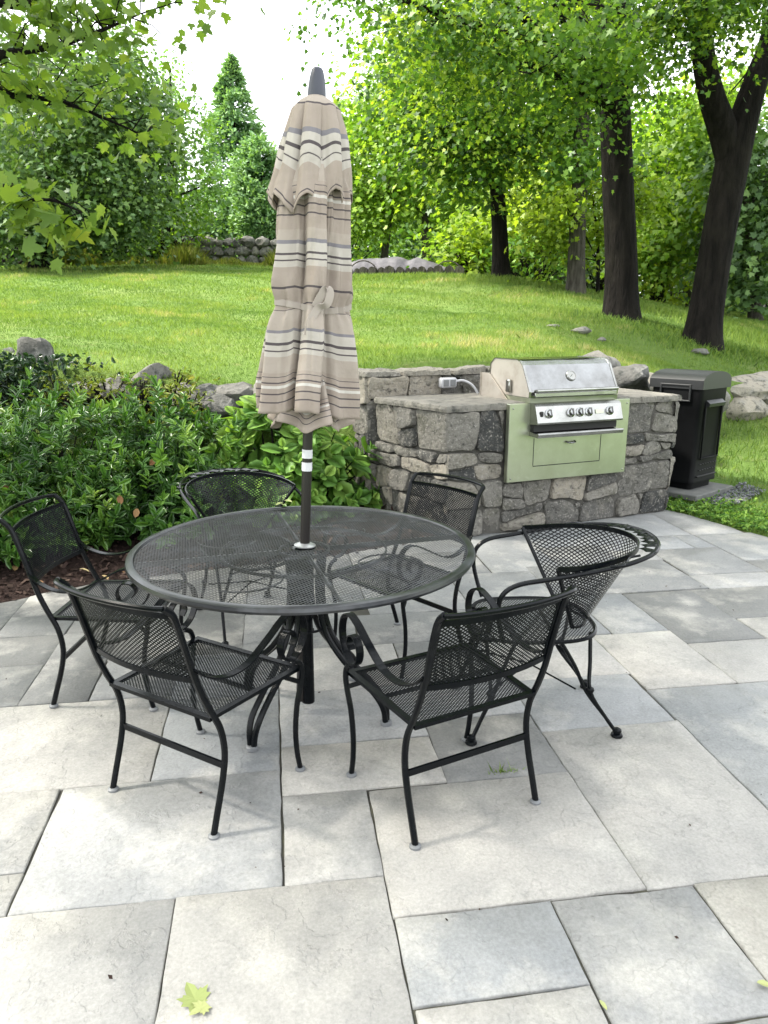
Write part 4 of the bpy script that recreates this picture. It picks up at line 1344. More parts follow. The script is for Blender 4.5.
rock(275, 405, 6.8, (.3, .22, .25), 33, 'broad grey boulder hidden behind the umbrella and leaves', group=GR, tone=.4)
rock(335, 395, 6.8, (.3, .22, .22), 35, 'grey boulder in shadow right of the umbrella canopy', group=GR, tone=.3)
rock(624, 380, 6.95, (.36, .26, .16), 37, 'dark boulder just right of the grill hood', group=GR, tone=.12)
rock(648, 386, 7.3, (.30, .25, .15), 39, 'light grey boulder between the grill and the trash bin', group=GR, tone=.8)
rock(592, 372, 7.15, (.3, .22, .2), 41, 'grey boulder hidden behind the grill hood', group=GR, tone=.5)
# low dry wall at the right
GW = 'stones of the low wall right of the bin'
rock(758, 388, 8.75, (.85, .45, .22), 51, 'large pale layered stone capping the low wall at the picture edge', group=GW, tone=.85, rz=.25)
rock(744, 410, 8.4, (.36, .28, .25), 53, 'beige square stone at the foot of the low wall by the bin', group=GW, tone=.95)
rock(772, 405, 8.7, (.36, .3, .28), 55, 'grey stone under the capping stone at the picture edge', group=GW, tone=.6)
rock(702, 398, 8.0, (.4, .3, .3), 57, 'grey stone hidden behind the trash bin', group=GW, tone=.5)
rock(820, 400, 9.2, (.5, .4, .3), 58, 'grey stone of the low wall just outside the frame', group=GW, tone=.5)
GL = 'small rocks lying in the lawn'
rock(551, 327, 9.7, (.12, .1, .05), 61, 'flat grey rock in the bare patch of lawn, left one', cat='rock', group=GL, tone=.5, name='rock')
rock(580, 331, 9.5, (.16, .11, .06), 63, 'flat grey rock in the bare patch of lawn, right one', cat='rock', group=GL, tone=.6, name='rock')
rock(601, 340, 9.2, (.06, .06, .04), 65, 'small brown rock below the bare patch of lawn', cat='rock', group=GL, tone=.3, name='rock')
rock(700, 352, 9.6, (.14, .1, .06), 67, 'small dark rock at the foot of the forked tree', cat='rock', group=GL, tone=.2, name='rock')

# ================================================================== LEAVES
def _tm(pts, faces): return (np.array(pts, float), faces)


def maple_t():
    half = [(0, 0), (.16, .02), (.34, -.02), (.30, .16), (.52, .26), (.40, .36), (.56, .58), (.34, .54), (.30, .62), (.20, .56), (.17, .80), (0, 1.05)]
    L = [(-x, y) for x, y in half[1:-1]][::-1]
    ring = half + L
    pts = [(x, y - .0, .10 * abs(x) - .10 * (y - .4) ** 2) for x, y in ring] + [(0, .36, -.03)]
    n = len(ring); c = n
    return _tm(pts, [(i, (i + 1) % n, c) for i in range(n)])


def maple_s():
    ring = [(0, 0), (.42, .08), (.32, .3), (.54, .55), (.22, .55), (0, 1), (-.22, .55), (-.54, .55), (-.32, .3), (-.42, .08)]
    return _tm([(x, y, .12 * abs(x) - .12 * (y - .4) ** 2) for x, y in ring], [tuple(range(10))])


def oval_t(w=.32, fold=.12, droop=.10):
    ys = [0, .25, .6, .88, 1.0]; ws = [.0, .8, 1.0, .55, 0]
    pts = [(0, y, -droop * y * y) for y in ys]
    for sg in (1, -1):
        for y, k in zip(ys[1:4], ws[1:4]): pts.append((sg * w * k, y, fold * k - droop * y * y))
    f = []
    for s0 in (5, 8):
        f += [(0, s0, 1), (1, s0, s0 + 1, 2), (2, s0 + 1, s0 + 2, 3), (3, s0 + 2, 4)]
    return _tm(pts, f)


T_MAPLE, T_MAPLES, T_OVAL = maple_t(), maple_s(), oval_t()
T_LANCE = oval_t(.20, .05, .14)
T_BROAD = oval_t(.43, .06, .20)
T_SIMPLE = _tm([(0, 0, 0), (.3, .45, .06), (0, 1, -.08), (-.3, .45, .06)], [(0, 1, 2, 3)])
T_SPRAY = _tm([(0, 0, 0), (.16, .3, 0), (.11, .62, -.03), (.22, .5, -.02), (.05, 1, -.1), (-.22, .5, -.02), (-.11, .62, -.03), (-.16, .3, 0)], [tuple(range(8))])


def norm(a): return a / (np.linalg.norm(a, axis=-1, keepdims=True) + 1e-9)


def leaves(C, size, tone, tmpl, up=1.0, droop=.25, tip=None, nrm=None, rng=RNG, jit=.75):
    """instances of a leaf template -> V, loops, starts, tone"""
    C = np.asarray(C, float); n = len(C)
    tv, tf = tmpl
    nn = rng.normal(size=(n, 3)) * jit
    nn[:, 2] += up
    if nrm is not None: nn += nrm
    nn = norm(nn)
    t = rng.normal(size=(n, 3)) if tip is None else tip + rng.normal(size=(n, 3)) * .35
    t = norm(t - nn * np.sum(t * nn, 1, keepdims=True)); t[:, 2] -= droop; t = norm(t)
    b = norm(np.cross(t, nn)); nn = np.cross(b, t)
    s = np.broadcast_to(size, (n,))[:, None, None]
    V = C[:, None, :] + s * (tv[None, :, 0:1] * b[:, None, :] + tv[None, :, 1:2] * t[:, None, :] + tv[None, :, 2:3] * nn[:, None, :])
    k = len(tv)
    fl = [i for f in tf for i in f]; fs = np.cumsum([0] + [len(f) for f in tf])[:-1]
    loops = (np.array(fl)[None, :] + (np.arange(n) * k)[:, None]).ravel()
    starts = (fs[None, :] + (np.arange(n) * len(fl))[:, None]).ravel()
    tn = np.repeat(tone, len(tf))
    return V.reshape(-1, 3), loops, starts, tn


def merge(parts):
    V = []; L = []; Sx = []; T = []; ov = 0; ol = 0
    for v, l, s, t in parts:
        V.append(v); L.append(l + ov); Sx.append(s + ol); T.append(t); ov += len(v); ol += len(l)
    return np.concatenate(V), np.concatenate(L), np.concatenate(Sx), np.concatenate(T)


def leaf_obj(name, parts, mat, parent=None):
    v, l, s, t = merge(parts)
    return np_obj(name, np_mesh(name, v, l, s, None, mat, t), parent)


LM = {}
LM['dark'] = leaf_mat('dark_leaves', [(0, (0.038, 0.088, 0.040)), (.5, (0.071, 0.166, 0.058)), (1, (0.138, 0.267, 0.082))], .42)  # lightened so the left trees carry haze in their leaf colour
LM['mid'] = leaf_mat('mid_leaves', [(0, (0.038, 0.121, 0.030)), (.5, (0.091, 0.227, 0.046)), (1, (0.181, 0.379, 0.060))], .45)
LM['bright'] = leaf_mat('bright_leaves', [(0, (0.071, 0.162, 0.019)), (.5, (0.175, 0.305, 0.035)), (1, (0.324, 0.467, 0.071))], .5, hue=(1.04, 1.02, 1.05))
LM['yellow'] = leaf_mat('yellow_green_leaves', [(0, (0.095, 0.174, 0.018)), (.5, (0.213, 0.314, 0.029)), (1, (0.336, 0.426, 0.056))], .55, hue=(1.04, 1.02, 1.05))
LM['maple'] = leaf_mat('maple_leaves', [(0, (0.018, 0.058, 0.015)), (.35, (0.052, 0.142, 0.027)), (.7, (0.139, 0.284, 0.039)), (1, (0.290, 0.448, 0.060))], .48)  # dark low stops put crown depth shading into the leaf colour
LM['near_maple'] = leaf_mat('near_maple_leaves', [(0, (.05, .12, .03)), (.5, (.105, .215, .045)), (.85, (.18, .31, .06)), (1, (.26, .37, .08))], .55)
LM['conifer'] = leaf_mat('conifer_needles', [(0, (0.061, 0.128, 0.066)), (.5, (0.118, 0.234, 0.100)), (1, (0.226, 0.371, 0.138))], .3, rough=.6, hue=(1, 1, 1))  # lightened: distance haze put into the needle colour
LM['blue'] = leaf_mat('blue_green_leaves', [(0, (.05, .09, .055)), (1, (.16, .22, .13))], .35, hue=(1, 1, 1))
LM['shrub'] = leaf_mat('glossy_shrub_leaves', [(0, (0.017, 0.050, 0.011)), (.4, (0.046, 0.118, 0.021)), (.72, (0.109, 0.216, 0.036)), (1, (0.228, 0.325, 0.059))], .28, rough=.33, spec=.5, hue=(1, 1, 1))
LM['hydrangea'] = leaf_mat('hydrangea_leaves', [(0, (0.041, 0.115, 0.020)), (.5, (0.115, 0.243, 0.038)), (1, (0.270, 0.419, 0.081))], .35, rough=.5, hue=(1, 1, 1))
LM['ivy'] = leaf_mat('ivy_leaves', [(0, (0.011, 0.029, 0.013)), (.7, (0.024, 0.055, 0.024)), (1, (0.066, 0.110, 0.055))], .2, rough=.35, spec=.5, hue=(1, 1, 1))
LM['grass'] = leaf_mat('grass_blades', [(0, (.068, .132, .03)), (.4, (.13, .212, .045)), (.75, (.20, .28, .065)), (.93, (.28, .325, .10)), (1, (.38, .36, .18))], .38, rough=.6, spec=.2, hue=(1, 1, 1))
LM['weeds'] = leaf_mat('weed_leaves', [(0, (.06, .11, .02)), (.6, (.12, .19, .03)), (1, (.22, .26, .07))], .4)


# ------------------------------------------------------------------ trees
def off_n(lc, cc, idx, rc):
    d = (lc - cc[idx]) / rc
    return np.stack([d[:, 0], d[:, 1], np.zeros(len(d))], 1) * .45


DENS = 1.0


def clump_cloud(blobs, per, rc, rng, flat=.55, shell=.55):
    """blobs: (c, r(3), n) -> clump centres, leaf centres (with clump index)"""
    cc = []
    for c, r, n in blobs:
        n = max(3, int(n * DENS))
        d = norm(rng.normal(size=(n, 3))); u = rng.random((n, 1)) ** (1 / 3)
        u = shell * u ** .5 + (1 - shell) * u
        u = u * (1 + .18 * np.clip(rng.normal(size=(n, 1)), -1.6, 1.3))
        cc.append(np.asarray(c) + d * u * np.asarray(r))
    cc = np.concatenate(cc)
    m = rng.poisson(per, len(cc)) + 1
    idx = np.repeat(np.arange(len(cc)), m)
    off = np.clip(rng.normal(size=(len(idx), 3)), -1.7, 1.7) * rc * np.array([1, 1, flat]) * (.5 + rng.random((len(idx), 1)) * .7)
    off[:, 2] -= .35 * np.sum(off[:, :2] ** 2, 1) / rc
    return cc, cc[idx] + off, idx


def tree(name, label, stem, blobs, per, rc, size, lmat, bark, seed, tmpl=T_MAPLES, group=None, twigs=70, limb=None, flat=.5, flare=1.6, extra=None, tone_shift=0., cat='tree', trunk_name='trunk', stems=None, limb0=.25, spread=.4, coh=0.):
    """stem: list of (x,y,z,r) trunk points; blobs in world space"""
    rng = np.random.default_rng(seed)
    x0, y0, z0, r0 = stem[0]
    root = empty(name, (x0, y0, z0), 0, label, cat, group)
    O = np.array([x0, y0, z0])
    b = MB(); allp = []
    def wobble_tube(path, n=4, sides=12, fl=1.0):
        P = smooth([p[:3] for p in path], n); rr = np.interp(np.linspace(0, len(path) - 1, len(P)), range(len(path)), [p[3] for p in path])
        if fl != 1.0:
            for i in range(len(P)):
                h = P[i][2] - P[0][2]; rr[i] *= 1 + (fl - 1) * math.exp(-h / .28)
        b.tube([tuple(np.array(p) - O) for p in P], list(rr), sides)
        return P
    for k, st in enumerate([stem] + (stems or [])):
        st = [tuple(st[0][:2]) + (st[0][2] - (.25 if k == 0 else 0), st[0][3])] + list(st[1:]) if k == 0 else st
        P = wobble_tube(st, 5, 16, flare if k == 0 else 1.0)
        allp += [(np.array(p), np.interp(i / max(1, len(P) - 1) * (len(st) - 1), range(len(st)), [q[3] for q in st])) for i, p in enumerate(P)]
    hi = [q for q in allp if q[0][2] > z0 + limb0 * (max(p[0][2] for p in allp) - z0)] or allp
    limb_pts = list(hi)
    for c, r, n in blobs:
        c = np.array(c)
        # start below the blob on the stem
        best = min(hi, key=lambda q: np.linalg.norm((q[0] - c) * np.array([1, 1, .7]) + np.array([0, 0, .5 * np.linalg.norm((q[0] - c)[:2])])))
        p0, rr = best
        d = np.linalg.norm(c - p0)
        if d < .3: continue
        mid = p0 * .5 + c * .5 + rng.normal(size=3) * d * .07 + np.array([0, 0, .06 * d])
        end = c + (c - p0) / d * np.mean(r) * .45
        ra = min(rr * .45, .02 + .02 * d, .075)
        path = [(*p0, ra), (*mid, ra * .7), (*c, ra * .45), (*end, ra * .15)]
        Q = wobble_tube(path, 5, 7)
        limb_pts += [(np.array(q), ra * .3) for q in Q]
    cc, lc, idx = clump_cloud(blobs, per, rc, rng, flat)
    LP = np.array([q[0] for q in limb_pts])
    sel = rng.permutation(len(cc))[:twigs]
    for i in sel:
        j = np.argmin(np.sum((LP - cc[i]) ** 2, 1)); p = LP[j]; d = np.linalg.norm(cc[i] - p)
        if d < .15 or d > 4: continue
        m_ = (p + cc[i]) / 2 + rng.normal(size=3) * d * .1
        r1 = .006 + .006 * d
        b.tube([tuple(np.array(q) - O) for q in smooth([p, m_, cc[i]], 3)], list(np.linspace(r1, r1 * .35, 7)), 5)
    t = b.build(trunk_name, M[bark], root)
    ctone = rng.random(len(cc)) ** 1.3 * (1 - spread)  # clump-wide tones paint lit and shaded masses into the leaves
    cn = rng.normal(size=(len(cc), 3)) * .38 * coh; ct = rng.normal(size=(len(cc), 3)) * coh
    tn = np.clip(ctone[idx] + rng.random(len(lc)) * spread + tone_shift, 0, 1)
    sz = size * (.65 + .6 * rng.random(len(lc)))
    parts = [leaves(lc - O, sz, tn, tmpl, up=.9, droop=.35, nrm=cn[idx] + off_n(lc, cc, idx, rc), rng=rng, jit=.75 - .4 * coh)]
    if extra is not None: parts.append(extra)
    leaf_obj('crown', parts, LM[lmat], root)
    return root


def B(px, py, Y, rx, ry, rd, n):
    """a foliage mass centred at depth Y where (px,py) looks, rx/ry given as seen from the patio, rd = depth radius in m"""
    c = at(px, py, Y); k = Y / F
    return (c, (rx * k, rd, ry * k), n)


def stemp(pts):   # (px,py,Y,r)
    return [(*at(px, py, Y), r) for px, py, Y, r in pts]


def on_ground(px, Y, r):
    p = at(px, 300, Y); return (p[0], p[1], ground_z(p[0], p[1]), r)


# -- big maples of the right-hand group
GT = 'large trees behind the barbecue'
p = stemp([(622, 322, 11.3, .25), (621, 260, 11.3, .24), (618, 190, 11.3, .23), (615, 110, 11.25, .22), (611, 20, 11.2, .21), (600, -120, 11.1, .16), (590, -260, 11, .10)])
tree('maple_tree', 'tall dark straight-trunked maple behind the barbecue, nearest the trash bin side', p,
     [B(568, 82, 10.2, 50, 24, 1.4, 10), B(515, 62, 9.6, 85, 38, 1.5, 34), B(645, 30, 10.4, 30, 20, 1.0, 8), B(455, 28, 9.2, 56, 26, 1.2, 16), B(560, 15, 9.8, 90, 40, 1.6, 34), B(412, 4, 8.8, 36, 12, .8, 6),
      B(560, -120, 10, 160, 80, 3.5, 60), B(690, -80, 10.5, 120, 70, 3, 36), B(440, -80, 9, 110, 50, 2.5, 22), B(600, -260, 11, 190, 90, 3, 45)],
     92, .46, .070, 'maple', 'bark_dark', 1, group=GT, limb0=.4, flat=.26, spread=.22, coh=1., tone_shift=.03, twigs=150, flare=1.75)
st = stemp([(700, 348, 10.3, 0.240), (705, 318, 10.3, 0.228), (714, 262, 10.3, 0.224), (724, 205, 10.3, 0.228), (734, 155, 10.3, 0.224), (744, 118, 10.3, 0.192), (756, 80, 10.3, 0.160), (774, 30, 10.3, 0.152), (800, -100, 10.2, 0.104)])
s2 = stemp([(729, 160, 10.3, .17), (722, 128, 10.28, .185), (712, 98, 10.25, .165), (704, 60, 10.2, .145), (698, 0, 10.2, .125), (690, -140, 10.1, .08)])
tree('maple_tree', 'leaning dark tree with a forked trunk near the right edge', st,
     [B(698, -8, 9.3, 46, 14, .9, 20), B(760, -12, 9.2, 44, 14, .9, 18), B(664, 20, 9.6, 20, 14, .7, 7), B(745, -80, 10, 120, 70, 3, 40), B(860, 10, 10, 70, 80, 2.5, 40), B(640, -190, 10, 120, 60, 3, 20)],
     74, .42, .070, 'maple', 'bark_dark', 2, group=GT, limb0=.42, flat=.26, spread=.22, coh=1., tone_shift=.03, twigs=90, flare=1.95, stems=[s2])
tree('maple_tree', 'dark ivy-clad maple at the crest of the lawn right of the umbrella', stemp([(502, 281, 16, .20), (500, 240, 16, .165), (497, 180, 16, .15), (494, 110, 16, .13), (490, 30, 16, .10), (488, -60, 16, .06)]),
     [B(495, 118, 15.2, 58, 36, 1.5, 36), B(445, 105, 15, 48, 38, 1.3, 26), B(556, 120, 15.2, 42, 36, 1.2, 22), B(470, 60, 15.5, 85, 40, 1.8, 40), B(420, 60, 14.8, 40, 34, 1.2, 26), B(470, 160, 15.1, 30, 18, .8, 14), B(520, 0, 15.5, 100, 50, 2, 60), B(480, -90, 16, 130, 60, 3, 50)],
     72, .56, .115, 'maple', 'bark_dark', 3, group=GT, flat=.26, spread=.2, coh=1., twigs=110, tone_shift=-.04)
tree('grey_trunk_tree', 'slender tree with pale grey bark between the two dark trunks', stemp([(576, 296, 14, .175), (577, 240, 14, .155), (580, 180, 14, .145), (582, 110, 14, .13), (584, 20, 14, .1), (584, -80, 14, .06)]),
     [B(585, 150, 13.6, 30, 20, .8, 18), B(580, 60, 14, 60, 40, 1.5, 40), B(590, -40, 14, 90, 50, 2, 40)],
     34, .38, .12, 'mid', 'bark_grey', 4, group=GT, twigs=50)
tree('maple_sapling', 'yellow-green young maple glowing between the dark trunks', [(*on_ground(598, 14.9, .04)[:3], .045), (*at(598, 250, 14.9), .035), (*at(594, 210, 14.9), .025), (*at(590, 180, 14.9), .012)],
     [B(565, 205, 13.7, 32, 13, .8, 26), B(600, 190, 14.6, 36, 14, .8, 26), B(548, 230, 14.4, 22, 12, .6, 16), B(590, 228, 14.7, 32, 13, .7, 20), B(632, 205, 14.8, 26, 14, .7, 18), B(562, 250, 14.6, 22, 10, .6, 12), B(640, 180, 14.8, 24, 12, .7, 14)],
     24, .26, .10, 'yellow', 'bark_dark', 5, twigs=60, flare=1.0)

# -- brighter trees beyond the crest
GF = 'trees beyond the crest of the lawn'
far = [
    ('pale yellow-green tree just right of the umbrella top', 380, 262, 25, .13, [B(372, 150, 25, 48, 62, 2.2, 90), B(356, 118, 25, 22, 30, 1.5, 26), B(410, 90, 25, 45, 45, 2, 60), B(368, 205, 25, 34, 26, 1.6, 30), B(335, 190, 25, 26, 45, 1.5, 36)], 'bright'),
    ('light green tree behind the tarpaulin heap, its thin grey stem showing', 428, 262, 24, .16, [B(440, 172, 23.5, 42, 36, 2, 60), B(420, 130, 24, 40, 40, 2, 55), B(474, 205, 23, 26, 26, 1.4, 24), B(398, 195, 23.5, 24, 26, 1.3, 20)], 'bright'),
    ('yellow-green tree seen past the ivy-clad trunk', 535, 282, 21, .12, [B(540, 170, 21, 40, 40, 1.8, 60), B(525, 225, 20.5, 30, 26, 1.3, 34), B(560, 120, 21, 45, 40, 2, 55), B(475, 235, 20.5, 26, 20, 1.2, 22)], 'yellow'),
    ('leafy green tree behind the tall straight trunk', 655, 300, 20, .14, [B(655, 205, 20, 40, 50, 1.8, 75), B(690, 230, 20, 35, 40, 1.5, 50), B(660, 130, 20, 32, 40, 1.6, 45), B(700, 150, 20, 28, 60, 1.5, 40)], 'mid'),
    ('yellow-green tree filling the gap under the fork', 690, 300, 18, .12, [B(672, 190, 17.5, 24, 30, 1.2, 36), B(690, 118, 17.5, 30, 34, 1.3, 40), B(655, 245, 17.5, 28, 22, 1.2, 30), B(728, 90, 17.5, 26, 30, 1.3, 26)], 'bright'),
    ('dark green tree behind the leaning trunk at the right edge', 760, 308, 15.5, .14, [B(755, 225, 15.5, 30, 40, 1.2, 55), B(742, 150, 15.5, 24, 30, 1.1, 26), B(775, 170, 15.5, 26, 50, 1.3, 40), B(745, 275, 15.3, 26, 18, .9, 24)], 'dark'),
]
for i, (lab, px, py, Y, r, bl, mt) in enumerate(far):
    g = on_ground(px, Y, r)
    top = min(bl, key=lambda q: -q[0][2])[0]
    tree('broadleaf_tree', lab, [g, (*(np.array(g[:3]) * .55 + np.array(top) * .45 + np.array([0, 0, 0])), r * .7), (top[0], top[1], top[2], r * .25)], bl, 38, .5, .155, mt, 'bark_grey', 20 + i, group=GF, twigs=60, spread=.3, coh=.6)

# -- left-hand dark trees
GL2 = 'trees along the left side of the lawn'
tree('broadleaf_tree', 'large dark leafy tree at the left with its short trunk on the lawn', [on_ground(43, 23, .30), (*at(43, 235, 23), .25), (*at(52, 180, 23), .2), (*at(70, 110, 23), .14), (*at(85, 40, 23), .06)],
     [B(70, 190, 22.5, 75, 36, 2.2, 110), B(20, 195, 22, 55, 40, 2, 70), B(120, 150, 23, 50, 40, 2, 75), B(60, 110, 23, 80, 50, 2.5, 100), B(110, 205, 22.5, 38, 22, 1.6, 40), B(30, 40, 23, 90, 50, 3, 70), B(120, 90, 23, 45, 40, 2, 50), B(-60, 150, 23, 70, 80, 3, 70), B(0, 222, 22, 36, 12, 1.4, 16)],
     48, .55, .14, 'dark', 'bark_dark', 40, spread=.28, coh=.6, group=GL2, twigs=120, tone_shift=.10)
tree('broadleaf_tree', 'open airy tree with sky showing through, left of the spruce', [on_ground(165, 27, .16), (*at(168, 200, 27), .13), (*at(172, 140, 27), .09), (*at(170, 70, 27), .03)],
     [B(165, 115, 27, 34, 38, 1.8, 22), B(185, 160, 27, 28, 30, 1.6, 15), B(195, 205, 27, 20, 18, 1.3, 8), B(150, 190, 27, 28, 24, 1.5, 26), B(205, 185, 27, 18, 24, 1.2, 12), B(150, 70, 27, 30, 26, 1.6, 18), B(190, 110, 27, 22, 30, 1.2, 12)],
     34, .42, .13, 'mid', 'bark_dark', 41, group=GL2, twigs=90, tone_shift=.12)
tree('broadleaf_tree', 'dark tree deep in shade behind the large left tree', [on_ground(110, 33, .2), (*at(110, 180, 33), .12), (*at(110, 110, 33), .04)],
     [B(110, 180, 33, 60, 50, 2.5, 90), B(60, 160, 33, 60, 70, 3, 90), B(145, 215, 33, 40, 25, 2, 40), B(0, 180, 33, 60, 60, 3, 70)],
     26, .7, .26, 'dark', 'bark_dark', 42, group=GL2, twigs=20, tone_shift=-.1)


def conifer(name, label, px, Y, py_top, half_px, seed, n=16000, round_=False, group=None, mat='conifer', size=.24):
    rng = np.random.default_rng(seed)
    g = on_ground(px, Y, .16); top = at(px, py_top, Y)
    H = top[2] - g[2]; Rm = half_px * Y / F
    root = empty(name, g[:3], 0, label, 'tree', group)
    b = MB(); b.tube([(0, 0, -.2), (0, 0, H * .5), (.02, 0, H * .97)], [.17, .10, .015], 8)
    t = rng.random(n) ** (1.35 if not round_ else 1.0)
    # branches in loose whorls
    nb = 260; bt = np.sort(rng.random(nb)) ** 1.15; ba = rng.random(nb) * 2 * np.pi; bl = .75 + .4 * rng.random(nb)
    def prof(t): return (Rm * np.clip(1.08 * (1 - t) ** .78, .02, 1) * np.clip(.55 + t * 5, 0, 1)) if not round_ else Rm * np.sqrt(np.clip(1 - (2 * t - .9) ** 2 / 1.25, .02, 1))
    k = rng.integers(0, nb, n); u = rng.random(n) ** .55
    rr = prof(bt[k]) * bl[k] * u
    a = ba[k] + rng.normal(size=n) * .16
    P = np.stack([np.cos(a) * rr, np.sin(a) * rr, bt[k] * H * .97 + .04 * H - (.22 if not round_ else -.15) * rr + rng.normal(size=n) * .10], 1)
    tip = np.stack([np.cos(a), np.sin(a), np.full(n, .15 if not round_ else .7)], 1)
    for j in range(0, nb, 2):
        R_ = prof(bt[j]) * bl[j]; z = bt[j] * H * .97 + .04 * H
        b.tube([(0, 0, z), (math.cos(ba[j]) * R_ * .9, math.sin(ba[j]) * R_ * .9, z - (.22 if not round_ else -.15) * R_)], [.03, .008], 4)
    b.build('trunk', M['bark_dark'], root)
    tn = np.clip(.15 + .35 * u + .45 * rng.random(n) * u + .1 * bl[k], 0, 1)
    leaf_obj('crown', [leaves(P, size * (.6 + .7 * rng.random(n)), tn, T_SPRAY, up=.7, droop=.1, tip=tip, rng=rng)], LM[mat], root)


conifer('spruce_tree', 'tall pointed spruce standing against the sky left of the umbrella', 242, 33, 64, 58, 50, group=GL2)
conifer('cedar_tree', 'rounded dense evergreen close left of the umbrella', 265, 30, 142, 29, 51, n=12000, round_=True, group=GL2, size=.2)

# -- woodland far behind: one crown, copied
GW2 = 'far woodland trees'
base = None
labs = [('tall far woodland tree between the umbrella and the tarpaulin heap', 350, 38, 1.0), ('far woodland tree right above the tarpaulin heap', 415, 42, 1.15), ('far woodland tree left of the ivy-clad trunk', 465, 36, .95), ('far woodland tree right of the ivy-clad trunk', 530, 40, 1.1),
        ('far woodland tree between the grey trunk and the tall straight trunk', 598, 37, 1.0), ('far woodland tree right of the tall straight trunk', 660, 41, 1.1), ('far woodland tree behind the fork of the leaning trunk', 735, 44, 1.05), ('far woodland tree outside the right edge', 800, 38, 1.1),
        ('far woodland tree at the left picture edge', 5, 44, 1.0), ('far woodland tree behind the left stone wall', 75, 46, 1.1), ('woodland tree outside the left edge, nearer the lawn', -75, 32, 1.2), ('woodland tree outside the left edge, farther off', -190, 34, 1.3)]
for i, (lab, px, Y, sc) in enumerate(labs):
    g = on_ground(px, Y, .2)
    if base is None:
        base = tree('woodland_tree', lab, [g, (g[0], g[1], g[2] + 4.5, .15), (g[0], g[1], g[2] + 9, .05)],
                    [((g[0], g[1], g[2] + 7.2), (2.9, 2.6, 2.6), 90), ((g[0] - 1.6, g[1], g[2] + 4.2), (2.2, 2.0, 2.0), 60), ((g[0] + 1.7, g[1] - .5, g[2] + 4.6), (2.2, 2.0, 2.2), 60), ((g[0], g[1] - .8, g[2] + 2.4), (2.6, 2.0, 1.8), 50)],
                    26, .75, .30, 'mid', 'bark_grey', 60, group=GW2, twigs=20, tone_shift=-.1)
        o = base
    else:
        o = copy_tree(base)
    o.location = g[:3]; o.rotation_euler = (0, 0, i * 1.3); sc *= .74; o.scale = (sc * 1.1, sc * 1.1, sc * (1 + .06 * (i % 3))); tag(o, lab, 'tree', GW2)


# -- bushes of the wood edge
def bush(name, label, px, Y, rx, h, n, per, size, mat, seed, tmpl=T_SIMPLE, group=None, rc=None, z=None, ry=None, cat='bush', up=.9, ts=0):
    rng = np.random.default_rng(seed)
    g = np.array(on_ground(px, Y, .1)[:3]) if not isinstance(px, tuple) else np.array(px)
    root = empty(name, tuple(g), 0, label, cat, group)
    ry = ry or rx
    cc, lc, idx = clump_cloud([((0, 0, h * .52), (rx, ry, h * .5), n)], per, rc or rx * .28, rng, .7, .75)
    lc[:, 2] = np.maximum(lc[:, 2], .03)
    b = MB()
    for i in rng.permutation(len(cc))[:26]:
        c = cc[i]; b.tube(smooth([(c[0] * .1, c[1] * .1, -.05), (c[0] * .5, c[1] * .5, c[2] * .55), tuple(c)], 3), list(np.linspace(.012 + .01 * h, .004, 7)), 5)
    b.build('stems', M['bark_dark'], root)
    tn = np.clip(rng.random(len(cc))[idx] * .5 + rng.random(len(lc)) * .5 + ts, 0, 1)
    leaf_obj('foliage', [leaves(lc, size * (.6 + .7 * rng.random(len(lc))), tn, tmpl, up=up, droop=.2, rng=rng)], LM[mat], root)
    return root


GB2 = 'bushes along the wood edge'
for i, (lab, px, Y, rx, h, mt, sz) in enumerate([
    ('bright green upright bush between the tall straight trunk and the leaning trunk', 657, 17.5, .62, 1.5, 'yellow', .16), ('grey-green shrub beside the grey trunk', 596, 19, 1.0, 1.5, 'blue', .16),
    ('pale green bush left of the ivy-clad trunk', 470, 21, 1.3, 2.0, 'bright', .17), ('green bush just right of the ivy-clad trunk', 535, 19, 1.1, 1.6, 'mid', .17), ('dark bush behind the tarpaulin heap', 395, 29, 2.2, 2.0, 'dark', .24),
    ('dark bush under the leaning trunk', 690, 23, 1.5, 2.2, 'dark', .2), ('dark bush at the right picture edge', 765, 19, 1.4, 1.9, 'dark', .18), ('mid green bush behind the grey trunk', 565, 23, 1.5, 2.0, 'mid', .2), ('dark bush right behind the tall straight trunk', 632, 24, 1.5, 2.0, 'dark', .2),
    ('yellow-green bush in front of the grey outbuilding', 178, 27.5, 1.2, 2.3, 'bright', .2), ('dark bush at the foot of the large left tree', 118, 27, 1.6, 2.0, 'dark', .2), ('dark bush at the far left of the lawn', 8, 27, 2.2, 2.4, 'dark', .22), ('green bush beside the far stone wall', 150, 27.3, 1.0, 1.3, 'mid', .18), ('dark bush left of the lawn trunk', 78, 28, 1.8, 2.6, 'dark', .22), ('dark green bush right behind the umbrella canopy', 345, 30, 2.0, 3.2, 'mid', .24), ('dark bush beyond the wood, right of centre', 510, 28, 2.2, 3.0, 'dark', .24)]):
    bush('bush', lab, px, Y, rx, h, 60 if rx > 1 else 42, 16, sz, mt, 80 + i, group=GB2)


